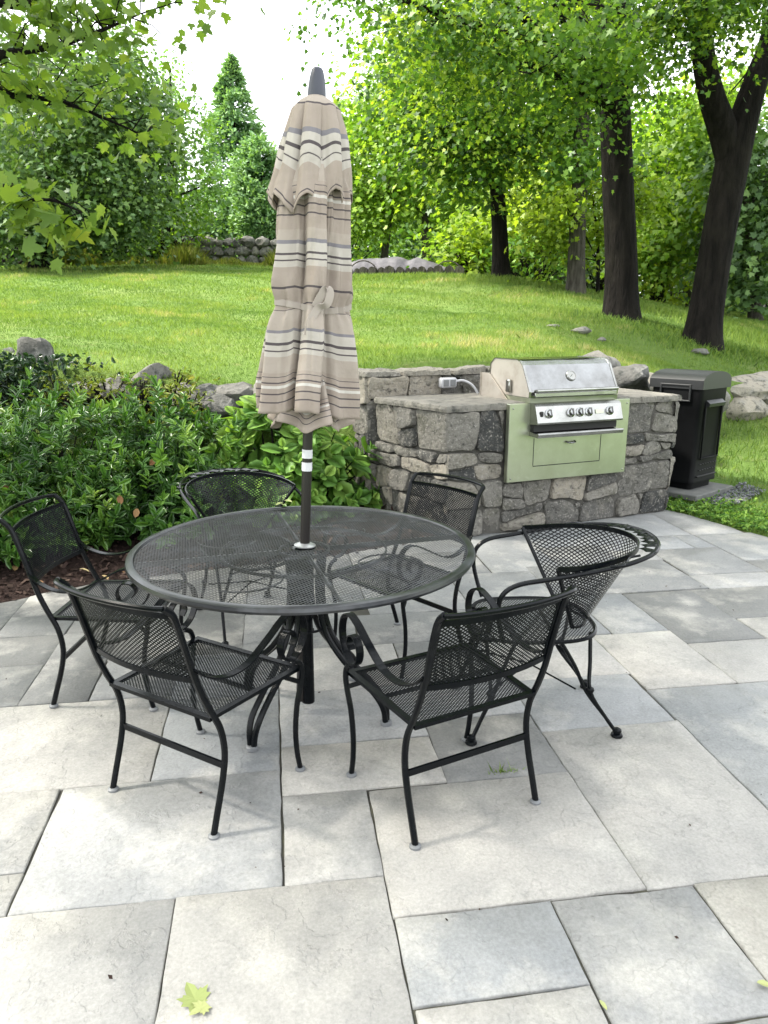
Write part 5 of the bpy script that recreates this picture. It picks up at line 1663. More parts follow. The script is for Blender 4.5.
# -- near maple on the left: its limbs reach into the picture, its crown shades the terrace
def near_maple():
    rng = np.random.default_rng(70)
    base = (-3.9, 4.6, 0.0)
    stem = [(*base, .22), (-3.85, 4.6, 1.6, .18), (-3.75, 4.55, 3.2, .155), (-3.6, 4.5, 5.0, .12), (-3.4, 4.4, 7.0, .07), (-3.3, 4.3, 8.4, .03)]
    limbs = [[(-3.78, 4.55, 2.9, .05)] + stemp([(-60, 72, 4.4, .03), (0, 55, 4.3, .021), (55, 46, 4.3, .015), (95, 33, 4.35, .010), (140, 14, 4.45, .004)]),
             [(-3.8, 4.57, 2.6, .05)] + stemp([(-50, 88, 4.7, .026), (5, 95, 4.7, .018), (45, 99, 4.75, .013), (80, 108, 4.8, .010), (145, 136, 5.0, .004)]),
             [(-3.8, 4.58, 2.2, .04)] + stemp([(-40, 185, 4.1, .02), (10, 200, 4.05, .010), (50, 200, 4.0, .007), (82, 212, 3.95, .004)]),
             [(-3.7, 4.5, 3.6, .05)] + stemp([(-20, 0, 4.4, .026), (40, -20, 4.3, .02), (110, -25, 4.3, .012), (180, -5, 4.4, .004)]),
             [(-3.6, 4.5, 4.4, .06), (-2.2, 3.9, 5.0, .04), (-.8, 3.4, 5.3, .025), (.4, 3.1, 5.3, .01)],
             [(-3.6, 4.5, 4.9, .06), (-2.4, 5.2, 5.8, .04), (-1.2, 5.6, 6.3, .02), (-.2, 5.8, 6.5, .01)],
             [(-3.65, 4.5, 4.2, .06), (-3.4, 3.2, 5.0, .04), (-2.6, 2.0, 5.3, .02), (-1.6, 1.2, 5.3, .01)]]
    root = empty('maple_tree', base, 0, 'near maple whose leafy limbs hang into the upper left of the view', 'tree')
    O = np.array(base)
    b = MB()
    def tub(path, sides, n=5):
        P = smooth([p[:3] for p in path], n); rr = np.interp(np.linspace(0, len(path) - 1, len(P)), range(len(path)), [p[3] for p in path])
        b.tube([tuple(np.array(p) - O) for p in P], list(rr), sides); return [np.array(p) for p in P]
    tub([(base[0], base[1], -.2, .26)] + stem[1:], 12)
    C = []; S_ = []; TN = []
    k = 0
    for li, L in enumerate(limbs):
        P = tub(L, 7)
        vis = li < 4
        i0 = 5 if vis else 4
        for p in P[i0:]:
            for _ in range((2 if li != 2 else 1) if vis else 3):
                d = norm(rng.normal(size=3) * np.array([1, 1, .45])) * (rng.uniform(.10, .42) if vis else rng.uniform(.3, 1.1))
                if li == 2: d = d * .45 + np.array([0, 0, -.07])
                if li < 2: d[2] = d[2] * .8 + .02
                e = p + d
                b.tube([tuple(q - O) for q in (p, (p + e) / 2 + np.array([0, 0, .03]), e)], [.004, .003, .0015], 4)
                m = (rng.integers(6, 11) if li != 2 else rng.integers(4, 8)) if vis else rng.integers(8, 15)
                for _q in range(m):
                    C.append(e + rng.normal(size=3) * (np.array([.085, .085, .06]) if vis else np.array([.28, .28, .16]))); S_.append((.068 if li != 2 else .10) * rng.uniform(.65, 1.15) * (1 if vis else 1.1)); TN.append(np.clip(rng.random() * .55 + (.35 if li in (0, 1) else .25) * rng.random() + (.2 if li == 2 else .05), 0, 1))
    # unseen high crown above the frame, shaped to keep the sun off the terrace
    cc, lc, idx = clump_cloud([((-3.5, 3.8, 6.9), (2.6, 2.4, 1.5), 90), ((-5.6, 2.6, 6.6), (2.2, 2.4, 1.4), 70), ((-1.7, 2.6, 6.1), (1.9, 1.8, .9), 65), ((-1.6, 4.9, 6.9), (1.8, 1.6, 1.1), 50), ((-4.4, .6, 6.2), (2.4, 1.8, 1.2), 70), ((-.2, 1.8, 6.2), (1.6, 1.5, .7), 30), ((-6.2, .2, 6.4), (1.8, 1.8, 1.2), 40), ((-4.8, 6.0, 6.9), (2.3, 2.0, 1.3), 60), ((-2.4, 6.8, 7.2), (1.8, 1.5, 1.0), 40)], 24, .33, rng, .5)
    C = np.concatenate([np.array(C), lc]); S_ = np.concatenate([np.array(S_), .13 * (.7 + .5 * rng.random(len(lc)))]); TN = np.concatenate([np.array(TN), rng.random(len(lc))])
    b.build('trunk', M['bark_dark'], root)
    leaf_obj('crown', [leaves(C - O, S_, TN, T_MAPLE, up=1.0, droop=.55, rng=rng)], LM['near_maple'], root)


near_maple()

# ================================================================== BED PLANTS
def rosette_shrub(label, x, y, rx, ry, h, n, seed, group):
    rng = np.random.default_rng(seed)
    z0 = bed_z(x, y)
    root = empty('laurel_shrub', (x, y, z0), 0, label, 'shrub', group)
    # rosettes on the dome surface and inside
    d = norm(rng.normal(size=(n, 3)) + np.array([0, -.25, .35])); d[:, 2] = np.abs(d[:, 2])
    u = np.where(rng.random(n) < .72, 1 - .14 * rng.random(n), .4 + .5 * rng.random(n))
    lump = 1 + .16 * np.sin(d[:, 0] * 5 + seed) * np.cos(d[:, 1] * 4 + seed * 2) + .09 * rng.normal(size=n)
    P = d * (u * lump)[:, None] * np.array([rx, ry, h])
    P[:, 2] = np.maximum(P[:, 2], .04)
    ax = norm(d * np.array([.8, .8, .6]) + np.array([0, 0, .55]) + rng.normal(size=(n, 3)) * .3)
    C = []; TIP = []; NR = []; SZ = []; TN = []
    for i in range(n):
        a = ax[i]; e1 = np.cross(a, [0, 0, 1.]); e1 = e1 / (np.linalg.norm(e1) + 1e-6); e2 = np.cross(a, e1)
        m = rng.integers(7, 12); ph = rng.random() * 6; fresh = rng.random() ** 1.6
        for j in range(m):
            q = ph + j * 2.4; op = .45 + .65 * (1 - j / m) + rng.random() * .25
            rad = e1 * math.cos(q) + e2 * math.sin(q)
            t = a * math.cos(op) + rad * math.sin(op)
            C.append(P[i] + a * (.012 * j)); TIP.append(t * 3); NR.append((a * math.sin(op) - rad * math.cos(op)) * 3); SZ.append(rng.uniform(.06, .105) * (1 if u[i] > .8 else 1.1))
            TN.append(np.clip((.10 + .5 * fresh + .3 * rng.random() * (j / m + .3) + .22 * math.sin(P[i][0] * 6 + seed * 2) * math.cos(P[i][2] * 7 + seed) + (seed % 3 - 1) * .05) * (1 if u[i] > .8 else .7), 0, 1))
    b = MB()
    for i in rng.permutation(n)[:60]:
        p = P[i]; b.tube(smooth([(p[0] * .15, p[1] * .15, -.03), (p[0] * .6, p[1] * .6, p[2] * .5), tuple(p)], 3), list(np.linspace(.010, .003, 7)), 5)
    b.build('stems', M['bark_dark'], root)
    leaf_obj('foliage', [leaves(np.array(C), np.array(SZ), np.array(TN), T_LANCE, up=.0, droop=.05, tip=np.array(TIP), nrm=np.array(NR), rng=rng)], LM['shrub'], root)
    return root


GS = 'laurel shrubs in the planting bed'
rosette_shrub('glossy green laurel shrub at the left picture edge behind the cut-off chair', -2.75, 6.05, .95, .75, .88, 470, 1, GS)
rosette_shrub('glossy green laurel shrub in the middle of the left bed, with brown dead leaves', -1.75, 5.95, .85, .85, .89, 470, 2, GS)
rosette_shrub('glossy green laurel shrub next to the broad-leaved plant', -.85, 6.1, .72, .75, .87, 370, 3, GS)
rosette_shrub('low glossy laurel shrub in front of the others by the cut-off chair', -1.95, 5.3, .7, .42, .45, 240, 4, GS)
rosette_shrub('low glossy laurel shrub in front, nearest the barrel-back chair', -1.05, 5.55, .62, .45, .5, 230, 5, GS)


def hydrangea():
    rng = np.random.default_rng(90)
    x, y = .04, 6.2
    root = empty('hydrangea', (x, y, bed_z(x, y)), 0, 'broad-leaved bright green hydrangea under the closed umbrella', 'shrub')
    C = []; TIP = []; NR = []; SZ = []; TN = []
    b = MB()
    n = 125
    for i in range(n):
        d = rng.normal(size=3) + np.array([0, -.5, .25]); d[2] = abs(d[2]); d = d / np.linalg.norm(d)
        u = (1 - .12 * rng.random()) if rng.random() < .72 else rng.uniform(.45, .85)
        p = d * u * np.array([.84, .60, .98]) * (1 + .10 * math.sin(d[0] * 6 + 2)); p[2] = max(p[2], .08)
        ax = d * np.array([.9, .9, .5]) + np.array([0, 0, .6]); ax /= np.linalg.norm(ax)
        if i % 2 == 0: b.tube(smooth([(p[0] * .2, p[1] * .2, -.03), (p[0] * .7, p[1] * .7, p[2] * .5), tuple(p)], 3), list(np.linspace(.008, .004, 7)), 5)
        e1 = np.cross(ax, [0, 0, 1.]); e1 /= np.linalg.norm(e1) + 1e-6; e2 = np.cross(ax, e1); ph = rng.random() * 6
        for pair in range(3):
            for sg in (0, math.pi):
                q = ph + pair * 1.57 + sg; op = (1.25, .95, .5)[pair] + rng.normal() * .12
                rad = e1 * math.cos(q) + e2 * math.sin(q)
                t = ax * math.cos(op) + rad * math.sin(op) - np.array([0, 0, .25 if pair == 0 else .05])
                C.append(p + ax * (-.07 + .05 * pair)); TIP.append(t * 4); NR.append((ax * math.sin(op) - rad * math.cos(op)) * 3 + np.array([0, -.4, .8])); SZ.append((.18, .155, .09)[pair] * rng.uniform(.8, 1.2))
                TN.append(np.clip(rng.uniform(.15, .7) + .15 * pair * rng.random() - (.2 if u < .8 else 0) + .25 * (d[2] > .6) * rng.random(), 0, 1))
    b.build('stems', M['bark_dark'], root)
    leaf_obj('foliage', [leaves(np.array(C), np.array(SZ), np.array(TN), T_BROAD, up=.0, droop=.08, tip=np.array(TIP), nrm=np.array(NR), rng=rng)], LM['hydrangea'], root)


hydrangea()


def ivy():
    rng = np.random.default_rng(95)
    c = at(18, 372, 7.35)
    root = empty('ivy_plant', (c[0], c[1], c[2] - .55), 0, 'dark ivy smothering the boulders at the left lawn edge', 'ivy')
    n = 1500
    P = rng.normal(size=(n, 3)) * np.array([.30, .14, .24]) + np.array([.0, -.24, .42])
    P[:, 2] = np.clip(P[:, 2], -.1, .62 + .1 * rng.random(n))
    b = MB()
    for i in range(14): b.tube(smooth([(rng.normal() * .2, -.1, -.2), (rng.normal() * .3, -.22, .2), (rng.normal() * .35, -.2, .55)], 4), .005, 5)
    b.build('stems', M['bark_dark'], root)
    leaf_obj('foliage', [leaves(P, .055 * (.6 + .8 * rng.random(n)), rng.random(n) ** 1.5, T_OVAL, up=.6, droop=.3, nrm=np.array([0, -.8, 0]), rng=rng)], LM['ivy'], root)


ivy()
bush('yellow_weed', 'yellow-green weedy clump between the ivy and the pale boulder', tuple(at(72, 378, 7.3) - np.array([0, 0, .12])), 0, .28, .26, 26, 9, .06, 'weeds', 130, tmpl=T_LANCE, cat='weed')
for i, (px, py, lab) in enumerate([(108, 392, 'weedy clump in front of the low grey boulder'), (140, 395, 'weedy clump below the pale pointed boulder'), (215, 408, 'weedy clump against the grey boulder above the hydrangea'), (172, 384, 'green weedy clump right of the pale pointed boulder'), (60, 392, 'weedy clump below the ivy')]):
    bush('yellow_weed', lab, tuple(at(px, py, 6.9) - np.array([0, 0, .16])), 0, .22, .34, 26, 9, .055, 'weeds', 140 + i, tmpl=T_LANCE, cat='weed', group='weeds among the boulders')
bush('dry_grass_clump', 'dry brownish clump of stems between the shrubs and the hydrangea', tuple(at(183, 405, 6.6) - np.array([0, 0, .25])), 0, .22, .4, 20, 8, .07, 'weeds', 131, tmpl=T_LANCE, cat='weed')


# ================================================================== GRASS
def blades(pts, h, w, tone, rng, lean=.35):
    n = len(pts)
    a = rng.random(n) * 2 * np.pi; side = np.stack([np.cos(a), np.sin(a), np.zeros(n)], 1)
    ln = np.stack([rng.normal(size=n), rng.normal(size=n), np.zeros(n)], 1) * lean
    up = np.array([0, 0, 1.])
    b0 = pts - side * (w / 2)[:, None]; b1 = pts + side * (w / 2)[:, None]
    m = pts + up * (h * .55)[:, None] + ln * (h * .3)[:, None]
    m0 = m - side * (w * .4)[:, None]; m1 = m + side * (w * .4)[:, None]
    tp = pts + up * h[:, None] + ln * h[:, None]
    V = np.stack([b0, b1, m1, tp, m0], 1).reshape(-1, 3)
    loops = np.arange(n * 5); starts = np.arange(n) * 5
    return V, loops, starts, tone


def in_view(P, m=40):
    v = P - CAM; z = v @ FW; x = 384 + F * (v @ RT) / z
    return (z > .5) & (x > -m) & (x < 768 + m)


def field(n, y0, y1, rng, test=None):
    y = y0 + (y1 - y0) * rng.random(n)
    xl = -.33 * y - .9; xr = .74 * y + 1.0
    x = xl + (xr - xl) * rng.random(n)
    return x, y


def patchy(x, y):
    return .5 + .28 * np.sin(x * .9 + 1.7 * np.sin(y * .6)) * np.cos(y * .8 - x * .35) + .16 * np.sin(x * 2.7 + y * 1.9) * np.sin(y * 3.1 - x)


def lawn_grass():
    rng = np.random.default_rng(33)
    parts = []
    for (n, y0, y1, hh, ww) in ((95000, 6.8, 10, .045, .0048), (130000, 10, 15, .05, .0065), (80000, 15, 21, .06, .010), (50000, 21, 30, .075, .017)):
        x, y = field(n, y0, y1, rng)
        ye = np.array([y_edge(q) for q in x]); k = y > ye + .05; x, y = x[k], y[k]
        # bare patch in front of the trees
        bare = np.exp(-(((x - 5.0) / .7) ** 2 + ((y - 9.6) / .45) ** 2)) + .8 * np.exp(-(((x - 1.9) / .9) ** 2 + ((y - 8.6) / .22) ** 2)) + .5 * np.exp(-(((x - .5) / .8) ** 2 + ((y - 10.0) / .25) ** 2)) + .7 * np.exp(-(((x + 1.5) / .8) ** 2 + ((y - 7.6) / .3) ** 2))
        k = rng.random(len(x)) > bare * .9; x, y = x[k], y[k]
        z = upper(x, y)
        pt = patchy(x, y)
        h = hh * (.5 + .6 * rng.random(len(x)) + .5 * pt * rng.random(len(x)))
        fine = np.array([1.2 * noise.noise((a * .55, b * .55, 9)) + noise.noise((a * 1.6, b * 1.6, 0)) + .7 * noise.noise((a * 5, b * 5, 3)) for a, b in zip(x, y)])
        tn = np.clip(.34 * pt + .10 + .46 * fine + .42 * rng.random(len(x)) ** 1.3, 0, 1)
        h = h * np.clip(1 + .5 * fine, .4, 1.8)
        parts.append(blades(np.stack([x, y, z - .01], 1), h, ww * (.7 + .6 * rng.random(len(x))), tn, rng))
    # rank grass along the crest
    n = 16000
    x = rng.uniform(1.4, 8.6, n); yc = np.interp(x, [1.5, 3.3, 4.6, 6.2, 7.2, 8.6], [17.8, 17.4, 16, 14.3, 12.8, 11.2]); y = yc + rng.normal(size=n) * .6 - .2
    parts.append(blades(np.stack([x, y, upper(x, y) - .01], 1), .05 + .09 * rng.random(n) ** 2, .008 + .008 * rng.random(n), np.clip(.3 + .5 * rng.random(n), 0, 1), rng))
    # beyond the crest on the right: sunny hollow
    x = rng.uniform(7, 18, 30000); y = rng.uniform(11.5, 24, 30000)
    parts.append(blades(np.stack([x, y, upper(x, y) - .01], 1), .045 + .045 * rng.random(30000), .009 + .007 * rng.random(30000), np.clip(.2 + .5 * rng.random(30000), 0, 1), rng))
    o = leaf_obj('lawn_grass', parts, LM['grass']); tag(o, 'rough sunlit lawn grass rising behind the stones', 'grass', kind='stuff')
    # level grass beside the bin
    n = 26000
    x = rng.uniform(3.4, 9.5, n); y = rng.uniform(3.6, 9.0, n)
    ye = np.array([y_edge(q) for q in x]); re_ = np.array([right_edge(q) if q < 5.95 else 3.3 for q in y])
    k = (y < ye) & (x > re_ + .01 + .03 * rng.random(n)) & ~((np.abs((x - 4.0) * .85 + (y - 6.5) * .53) < .38) & (np.abs(-(x - 4.0) * .53 + (y - 6.5) * .85) < .34))
    x, y = x[k], y[k]; z = lower(x, y)
    o = leaf_obj('grass', [blades(np.stack([x, y, z - .015], 1), .045 + .05 * rng.random(len(x)), .006 + .004 * rng.random(len(x)), np.clip(.1 + .6 * rng.random(len(x)), 0, 1), rng)], LM['grass'])
    tag(o, 'short green grass beside the patio and the trash bin', 'grass', kind='stuff')
    # ground cover creeping along the patio's edge
    n = 2600
    y = rng.uniform(4.6, 6.25, n); x = np.array([right_edge(min(q, 5.94)) for q in y]) + np.abs(rng.normal(size=n)) * .32 + .0
    k = (x < 5.5); x, y = x[k], y[k]
    z = lower(x, y) + .02 + .05 * rng.random(len(x))
    o = leaf_obj('ground_cover', [leaves(np.stack([x, y, z], 1), .032 * (.6 + .8 * rng.random(len(x))), rng.random(len(x)), T_OVAL, up=1.2, droop=.1, rng=rng)], LM['hydrangea'])
    tag(o, 'low leafy ground cover creeping over the patio edge by the bin', 'ground cover', kind='stuff')
    # tall weeds by the far wall on the left
    n = 9000
    x = rng.uniform(-7.5, .5, n); y = 25.6 + rng.random(n) * 1.4
    hh = .62 * (.25 + .75 * rng.random(n)) * np.clip(.6 + .5 * np.sin(x * 1.7) + .3 * np.sin(x * 4.1), .2, 1.2)
    o = leaf_obj('tall_weeds', [blades(np.stack([x, y, upper(x, y)], 1), hh, .02 + .03 * rng.random(n), np.clip(.35 + .6 * rng.random(n), 0, 1), rng, .3)], LM['weeds'])
    tag(o, 'tall rank weeds in front of the far stone wall', 'weeds', kind='stuff')
    # weeds at the crest edge on the right, round the trunks
    n = 5000
    cx = np.array([[*at(625, 318, 10.9)], [*at(700, 338, 9.9)], [*at(575, 292, 13.4)], [*at(740, 345, 10.2)], [*at(655, 312, 16.8)]])
    i = rng.integers(0, 5, n); P = cx[i] + rng.normal(size=(n, 3)) * np.array([.55, .22, 0]); P[:, 2] = upper(P[:, 0], P[:, 1])
    o = leaf_obj('trunk_weeds', [blades(P, .04 + .08 * rng.random(n) ** 2, .008 + .008 * rng.random(n), .7 * rng.random(n), rng, .4)], LM['grass'])
    tag(o, 'scrubby weeds at the feet of the trees', 'weeds', kind='stuff')
    # mulch chips
    n = 9000
    x = rng.uniform(-3.4, 1.5, n); y = 4.4 + rng.random(n) * 2.6
    k = np.array([q > mulch_edge(p) - .015 - .03 * (rng.random() < .15) and q < y_edge(p) for p, q in zip(x, y)]); x, y = x[k], y[k]
    z = np.array([bed_z(p, q) for p, q in zip(x, y)])
    o = leaf_obj('mulch_chips', [leaves(np.stack([x, y, z + .006], 1), .045 * (.4 + .9 * rng.random(len(x))), rng.random(len(x)), _tm([(-.2, 0, 0), (.2, .05, 0.05), (.16, 1, 0), (-.15, .9, .06)], [(0, 1, 2, 3)]), up=1.5, droop=0, rng=rng)], M['chips'])
    tag(o, 'shredded brown bark mulch over the planting bed', 'mulch', kind='stuff')
    # gravel round the bin slab
    n = 900
    a = rng.random(n) * .95 - .1; bq = rng.random(n)
    c0 = np.array([3.83, 6.16]); u = np.array([math.cos(R(32)), math.sin(R(32))]); v = np.array([-u[1], u[0]])
    P2 = c0 + np.outer(-.12 + .9 * rng.random(n), u) + np.outer(-.30 + .24 * rng.random(n) + 0, v)
    o = leaf_obj('gravel', [leaves(np.stack([P2[:, 0], P2[:, 1], lower(P2[:, 0], P2[:, 1]) + .012 + .02 * rng.random(n)], 1), .034 * (.5 + .7 * rng.random(n)), rng.random(n), _tm([(-.5, 0, 0), (0, -.45, 0), (.5, 0, 0), (0, .5, 0), (0, 0, .4)], [(0, 1, 4), (1, 2, 4), (2, 3, 4), (3, 0, 4)]), up=2.5, droop=0, rng=rng)], M['gravel'])
    tag(o, 'dark grey gravel spread under the bin slab', 'gravel', kind='stuff')


lawn_grass()


# ================================================================== FALLEN LEAVES
def flat_leaf(name, px, py, z, size, rot, mat, label, cat='leaf', group=None, tmpl=T_OVAL, tone=.5, curl=.0, tilt=.15):
    p = gz(px, py, z)
    tv, tf = tmpl
    v = tv.copy() * size; v[:, 1] -= size * .5; v[:, 2] = v[:, 2] * 1.0 + .004 + curl * np.abs(v[:, 1])
    me = bpy.data.meshes.new(name); me.from_pydata([tuple(q) for q in v], [], [tuple(f) for f in tf])
    t = me.attributes.new('tone', 'FLOAT', 'FACE'); t.data.foreach_set('value', [tone] * len(tf)); me.materials.append(M[mat])
    o = np_obj(name, me, None, (p[0], p[1], z + .004)); o.rotation_euler = (tilt, tilt * .6, rot)
    return tag(o, label, cat, group)


GFL = 'fallen leaves on the patio and mulch'
flat_leaf('fallen_leaf', 193, 997, 0, .075, .5, 'green_leaf_litter', 'pale green lobed leaf lying on the front flagstone, upper of two', group=GFL, tmpl=T_MAPLE, tone=.4)
flat_leaf('fallen_leaf', 199, 1012, 0, .05, 2.2, 'green_leaf_litter', 'small pale green lobed leaf on the front flagstone, lower of two', group=GFL, tmpl=T_MAPLE, tone=.9)
flat_leaf('fallen_leaf', 764, 987, 0, .035, 1.0, 'green_leaf_litter', 'tiny yellow leaf on the flagstone at the lower right edge', group=GFL, tone=.9)
flat_leaf('fallen_leaf', 603, 1007, 0, .03, .2, 'green_leaf_litter', 'thin yellow leaf in the joint at the bottom of the patio', group=GFL, tmpl=T_LANCE, tone=.9)
for i, (px, py, s, r_, lab) in enumerate([(15, 569, .06, .3, 'yellow dead leaf on the mulch behind the cut-off chair'), (84, 571, .07, 1.5, 'tan dead leaf on the mulch left of the cut-off chair seat'), (58, 563, .06, 2.1, 'greenish dead leaf on the mulch beneath the chair arm'), (105, 578, .06, .9, 'tan dead leaf at the mulch edge by the chair seat'), (126, 573, .06, 2.9, 'brown dead leaf at the mulch edge near the table rim'), (40, 583, .05, 1.0, 'small brown dead leaf near the patio edge at left')]):
    flat_leaf('fallen_leaf', px, py, .05, s, r_, 'dead_leaf', lab, group=GFL, tone=(.5, .9, 1, .6, .2, .1)[i], tilt=.4)
for i, (px, py, Y, s, lab) in enumerate([(120, 500, 5.15, .085, 'rust-brown dead leaf caught in the front shrub, upper one'), (136, 513, 5.1, .085, 'orange dead leaf caught in the front shrub, lower one'), (152, 462, 5.4, .08, 'brown dead leaf caught high in the shrub'), (4, 488, 5.2, .08, 'brown dead leaf in the shrub at the picture edge')]):
    p = at(px, py, Y)
    o = flat_leaf('dead_leaf', 384, 900, 0, s * .8, .3 + i, 'dead_leaf', lab, group='dead leaves caught in the shrubs', tone=(.05, .2, .0, .1)[i]); o.location = tuple(p); o.rotation_euler = (1.2, .4 * i, .3)
t = empty('maple_seed_cluster', tuple(gz(284, 507, TZ + .004)), 0, 'small pale green seedling cluster lying on the table top', 'leaf litter')
for k in range(3):
    b = MB(); tv, tf = T_OVAL; an = k * 2.1; ca, sa = math.cos(an), math.sin(an)
    b.add([((x * ca - y * sa) * .045, (x * sa + y * ca) * .045, z * .05 + .008 + .012 * k) for x, y, z in tv], tf, .3 + .3 * k); b.build('leaf', M['green_leaf_litter'], t, fix=False)
# little grass tuft in the joint under the chair
rng = np.random.default_rng(4); n = 40
p0 = gz(505, 772, 0)
o = leaf_obj('weed_tuft', [blades(np.stack([p0[0] + rng.normal(size=n) * .03, p0[1] + rng.normal(size=n) * .006, np.full(n, -.005)], 1), .012 + .018 * rng.random(n), np.full(n, .0035), .2 + .5 * rng.random(n), rng, .9)], LM['grass'])
tag(o, 'tiny green weed tuft in the joint under the right front chair', 'weed')

# specks of bark and grit on the stones
rng = np.random.default_rng(14); n = 150
P = np.stack([rng.uniform(-1.5, 3.4, n), rng.uniform(1.2, 5.2, n), np.full(n, .006)], 1)
o = leaf_obj('leaf_debris', [leaves(P, .016 * (.3 + .9 * rng.random(n) ** 2), rng.random(n), T_SIMPLE, up=3, droop=0, rng=rng)], M['chips']); tag(o, 'specks of bark and seed debris on the flagstones', 'debris', kind='stuff')


# ================================================================== FAR THINGS
def drystone(name, label, pts, h, seed, group=None):
    """rubble wall of many stones along pts (x,y)"""
    rnd = random.Random(seed)
    g0 = (pts[0][0], pts[0][1], ground_z(*pts[0])); root = empty(name, g0, 0, label, 'wall', group)
    b = MB(); import bmesh
    bm = bmesh.new(); bmesh.ops.create_icosphere(bm, subdivisions=2, radius=1); bv = [v.co.copy() for v in bm.verts]; bf = [tuple(v.index for v in f.verts) for f in bm.faces]; bm.free()
    for i in range(len(pts) - 1):
        a, c = np.array(pts[i]), np.array(pts[i + 1]); L = np.linalg.norm(c - a)
        for row in range(3):
            s = 0
            while s < L:
                w_ = rnd.uniform(.25, .6); q = a + (c - a) * ((s + w_ / 2) / L); z = ground_z(*q) + h * (row + .4) / 3
                r = (w_ * .55, .22, h / 3 * .62); an = rnd.uniform(-.3, .3)
                vs = []
                sdv = rnd.random() * 90
                for v in bv:
                    k = 1 + .38 * noise.noise(v * 1.4 + Vector((sdv, 0, 0))); x, y, zz = v.x * r[0] * k, v.y * r[1] * k, v.z * r[2] * k
                    vs.append((q[0] + x * math.cos(an) - y * math.sin(an) - g0[0], q[1] + x * math.sin(an) + y * math.cos(an) - g0[1], z + zz - g0[2]))
                b.add(vs, bf, rnd.uniform(.15, .75)); s += w_
    b.build('stonework', M['boulder'], root, sm=False)


pA = [at(x, 255, 28.4)[:2] for x in (-40, 60, 130, 200, 290)]
drystone('dry_stone_wall', 'long rubble stone wall closing the lawn at the far left', [tuple(q) for q in pA], .95, 3)
pB = [at(x, 268, 21.5)[:2] for x in (455, 500, 560, 620)]
drystone('dry_stone_wall', 'low rubble stone wall behind the crest between the trunks', [tuple(q) for q in pB], .8, 4)
pC = [at(x, 300, 23.5)[:2] for x in (668, 720, 800)]
drystone('dry_stone_wall', 'dark low stone wall in shade beyond the hollow at the right', [tuple(q) for q in pC], .75, 5)


def outbuilding(name, label, px0, px1, Y, py_top, mat, windows=(), roof=None):
    a, c = at(px0, 250, Y), at(px1, 250, Y + .4)
    zt = at(px0, py_top, Y)[2]; z0 = min(ground_z(a[0], a[1]), ground_z(c[0], c[1])) - .3
    u = (c - a)[:2]; W = np.linalg.norm(u); an = math.atan2(u[1], u[0]); H = zt - z0; D = 4.0
    root = empty(name, (a[0], a[1], z0), an, label, 'building')
    b = MB(); b.box((W / 2, D / 2, H / 2), (W, D, H)); w_ = b.build('wall', M[mat], root, sm=False)
    b = MB(); b.extrude([(-.25, H), (D + .25, H), (D / 2, H + (roof or .9))], lambda p: (-.2, p[0], p[1]), lambda p: (W + .2, p[0], p[1])); b.build('roof', M['roof'], root, sm=False)
    for (x, z, ww, hh) in windows:
        b = MB(); b.box((x * W, -.02, z), (ww, .06, hh)); f = b.build('window', M['house_white'], root, sm=False)
        b = MB(); b.box((x * W, -.054, z), (ww - .16, .02, hh - .16)); b.build('pane', M['glass_dark'], f, sm=False)
    if mat == 'shed':
        b = MB(); b.box((W * .93, -.03, H / 2), (.1, .06, H)); b.build('corner_board', M['house_white'], root, sm=False)


outbuilding('outbuilding', 'weathered grey outbuilding half hidden behind the far stone wall', 140, 242, 35, 217, 'shed', roof=.5)
outbuilding('house', 'white house glimpsed between the leaves at the right edge', 712, 800, 44, 205, 'house_white', [(.25, 3.0, 1.0, 1.5), (.7, 3.0, 1.0, 1.5)], roof=2.5)


def tarp_heap():
    a, c = at(352, 268, 20.5), at(462, 270, 19.8)
    u = (c - a)[:2]; W = np.linalg.norm(u); an = math.atan2(u[1], u[0]); z0 = ground_z(a[0], a[1]) - .25
    root = empty('covered_woodpile', (a[0], a[1], z0), an, 'long heap under grey tarpaulins at the crest of the lawn', 'woodpile')
    V = []; fs = []; nx, ny = 60, 16
    for i in range(nx):
        s = i / (nx - 1)
        h = .74 * (.75 + .25 * math.sin(math.pi * min(1, s * 1.05)) ** .5) * (1 - .55 * max(0, s - .6) / .4)
        h *= 1 - .16 * math.exp(-((s - .52) / .05) ** 2)
        for j in range(ny):
            t = j / (ny - 1); y = -.9 + 1.8 * t
            z = h * .82 * (1 - abs(2 * t - 1) ** 3.2) ** .8 + .03 * noise.noise((s * 5, t * 2, 0)) + .02 * noise.noise((s * 30, t * 9, 2))
            V.append((s * W, y, z + .12))
    for i in range(nx - 1):
        for j in range(ny - 1): fs.append((i * ny + j, (i + 1) * ny + j, (i + 1) * ny + j + 1, i * ny + j + 1))
    b = MB(); b.add(V, fs); b.build('tarpaulin', M['tarp'], root, fix=False)
    rnd = random.Random(2); b = MB(); s = 0
    while s < W:
        r_ = rnd.uniform(.07, .13)
        for row in range(2): b.lathe([(r_, -.5), (r_, .5)], c=(s, -.55 + rnd.uniform(-.1, .05), .12 + row * .2), n=8, ax='y')
        s += r_ * 2.1
    b.build('logs', M['bark_grey'], root, sm=False)
    for (s, r_) in ((.14, .42), (.88, .40)):
        b = MB(); b.tube([(s * W + r_ * math.cos(q), -.95 + .1 * math.sin(q), .1 + r_ * 1.15 * math.sin(q)) for q in np.linspace(0, math.pi, 18)], .016, 6); b.build('hoop', M['bark_grey'], root)


tarp_heap()

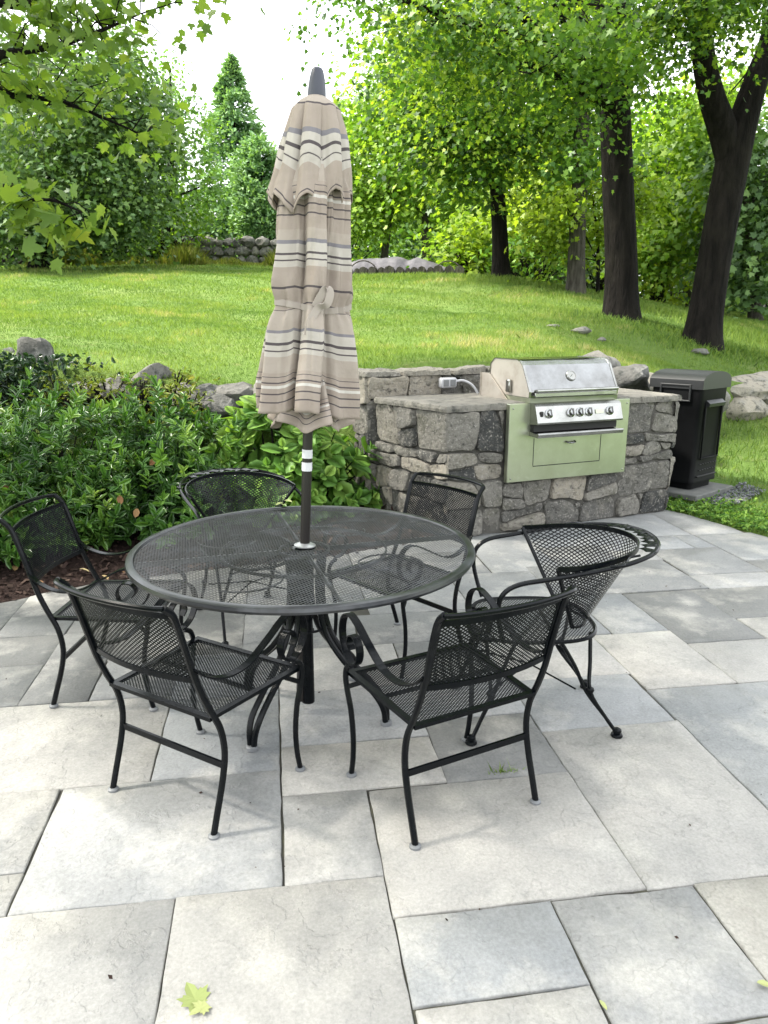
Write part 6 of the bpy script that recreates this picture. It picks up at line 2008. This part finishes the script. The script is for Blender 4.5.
# ================================================================== CAMERA, SKY, SUN
cam = bpy.data.cameras.new('camera'); co = bpy.data.objects.new('camera', cam); COL.objects.link(co)
co.location = (0, 0, CH)
co.rotation_euler = (R(90) - PITCH, 0, -YAW)
cam.sensor_fit = 'VERTICAL'; cam.sensor_height = 36.0; cam.lens = F / 1024 * 36
cam.clip_start = .05; cam.clip_end = 2000
S.camera = co

SUN_EL, SUN_AZ = 51.0, -80.0      # azimuth from +Y toward +X
w = bpy.data.worlds.new('World'); S.world = w; w.use_nodes = True
nt = w.node_tree; nt.nodes.clear()
sky = nt.nodes.new('ShaderNodeTexSky'); sky.sky_type = 'NISHITA'; sky.sun_disc = False
sky.sun_elevation = R(SUN_EL); sky.sun_rotation = R(SUN_AZ); sky.air_density = 1.2; sky.dust_density = 3.0; sky.ozone_density = 1.0
# thin bright overcast: the blue of the clear sky mostly veiled by white cloud
hs = nt.nodes.new('ShaderNodeHueSaturation'); hs.inputs['Saturation'].default_value = .22; hs.inputs['Value'].default_value = 1.0
nt.links.new(sky.outputs[0], hs.inputs['Color'])
tc = nt.nodes.new('ShaderNodeTexCoord'); nz = nt.nodes.new('ShaderNodeTexNoise'); nz.inputs['Scale'].default_value = 2.2; nz.inputs['Detail'].default_value = 6
nt.links.new(tc.outputs['Generated'], nz.inputs['Vector'])
mr = nt.nodes.new('ShaderNodeMapRange'); mr.inputs[1].default_value = .3; mr.inputs[2].default_value = .7; mr.inputs[3].default_value = .25; mr.inputs[4].default_value = .8
nt.links.new(nz.outputs['Fac'], mr.inputs[0])
mx = nt.nodes.new('ShaderNodeMix'); mx.data_type = 'RGBA'; mx.inputs[7].default_value = (9.0, 9.3, 9.6, 1)
nt.links.new(mr.outputs[0], mx.inputs[0]); nt.links.new(hs.outputs[0], mx.inputs[6])
bg = nt.nodes.new('ShaderNodeBackground'); bg.inputs['Strength'].default_value = .13
wo = nt.nodes.new('ShaderNodeOutputWorld')
nt.links.new(mx.outputs[2], bg.inputs[0]); nt.links.new(bg.outputs[0], wo.inputs[0])
sl = bpy.data.lights.new('sun', 'SUN'); sl.energy = 4.2; sl.angle = R(5); sl.color = (1.0, .94, .84)
so = bpy.data.objects.new('sun', sl); COL.objects.link(so)
d = Vector((math.sin(R(SUN_AZ)) * math.cos(R(SUN_EL)), math.cos(R(SUN_AZ)) * math.cos(R(SUN_EL)), math.sin(R(SUN_EL))))
so.rotation_euler = d.to_track_quat('Z', 'Y').to_euler(); so.location = d * 60

vs = S.view_settings
S.display_settings.display_device = 'sRGB'
vs.view_transform = 'Standard'; vs.look = 'None'; vs.exposure = 1.88; vs.gamma = 1; vs.use_curve_mapping = False
cy = S.cycles
cy.max_bounces = 8; cy.diffuse_bounces = 3; cy.glossy_bounces = 3; cy.transmission_bounces = 6; cy.transparent_max_bounces = 8
cy.sample_clamp_indirect = 6; cy.use_denoising = True
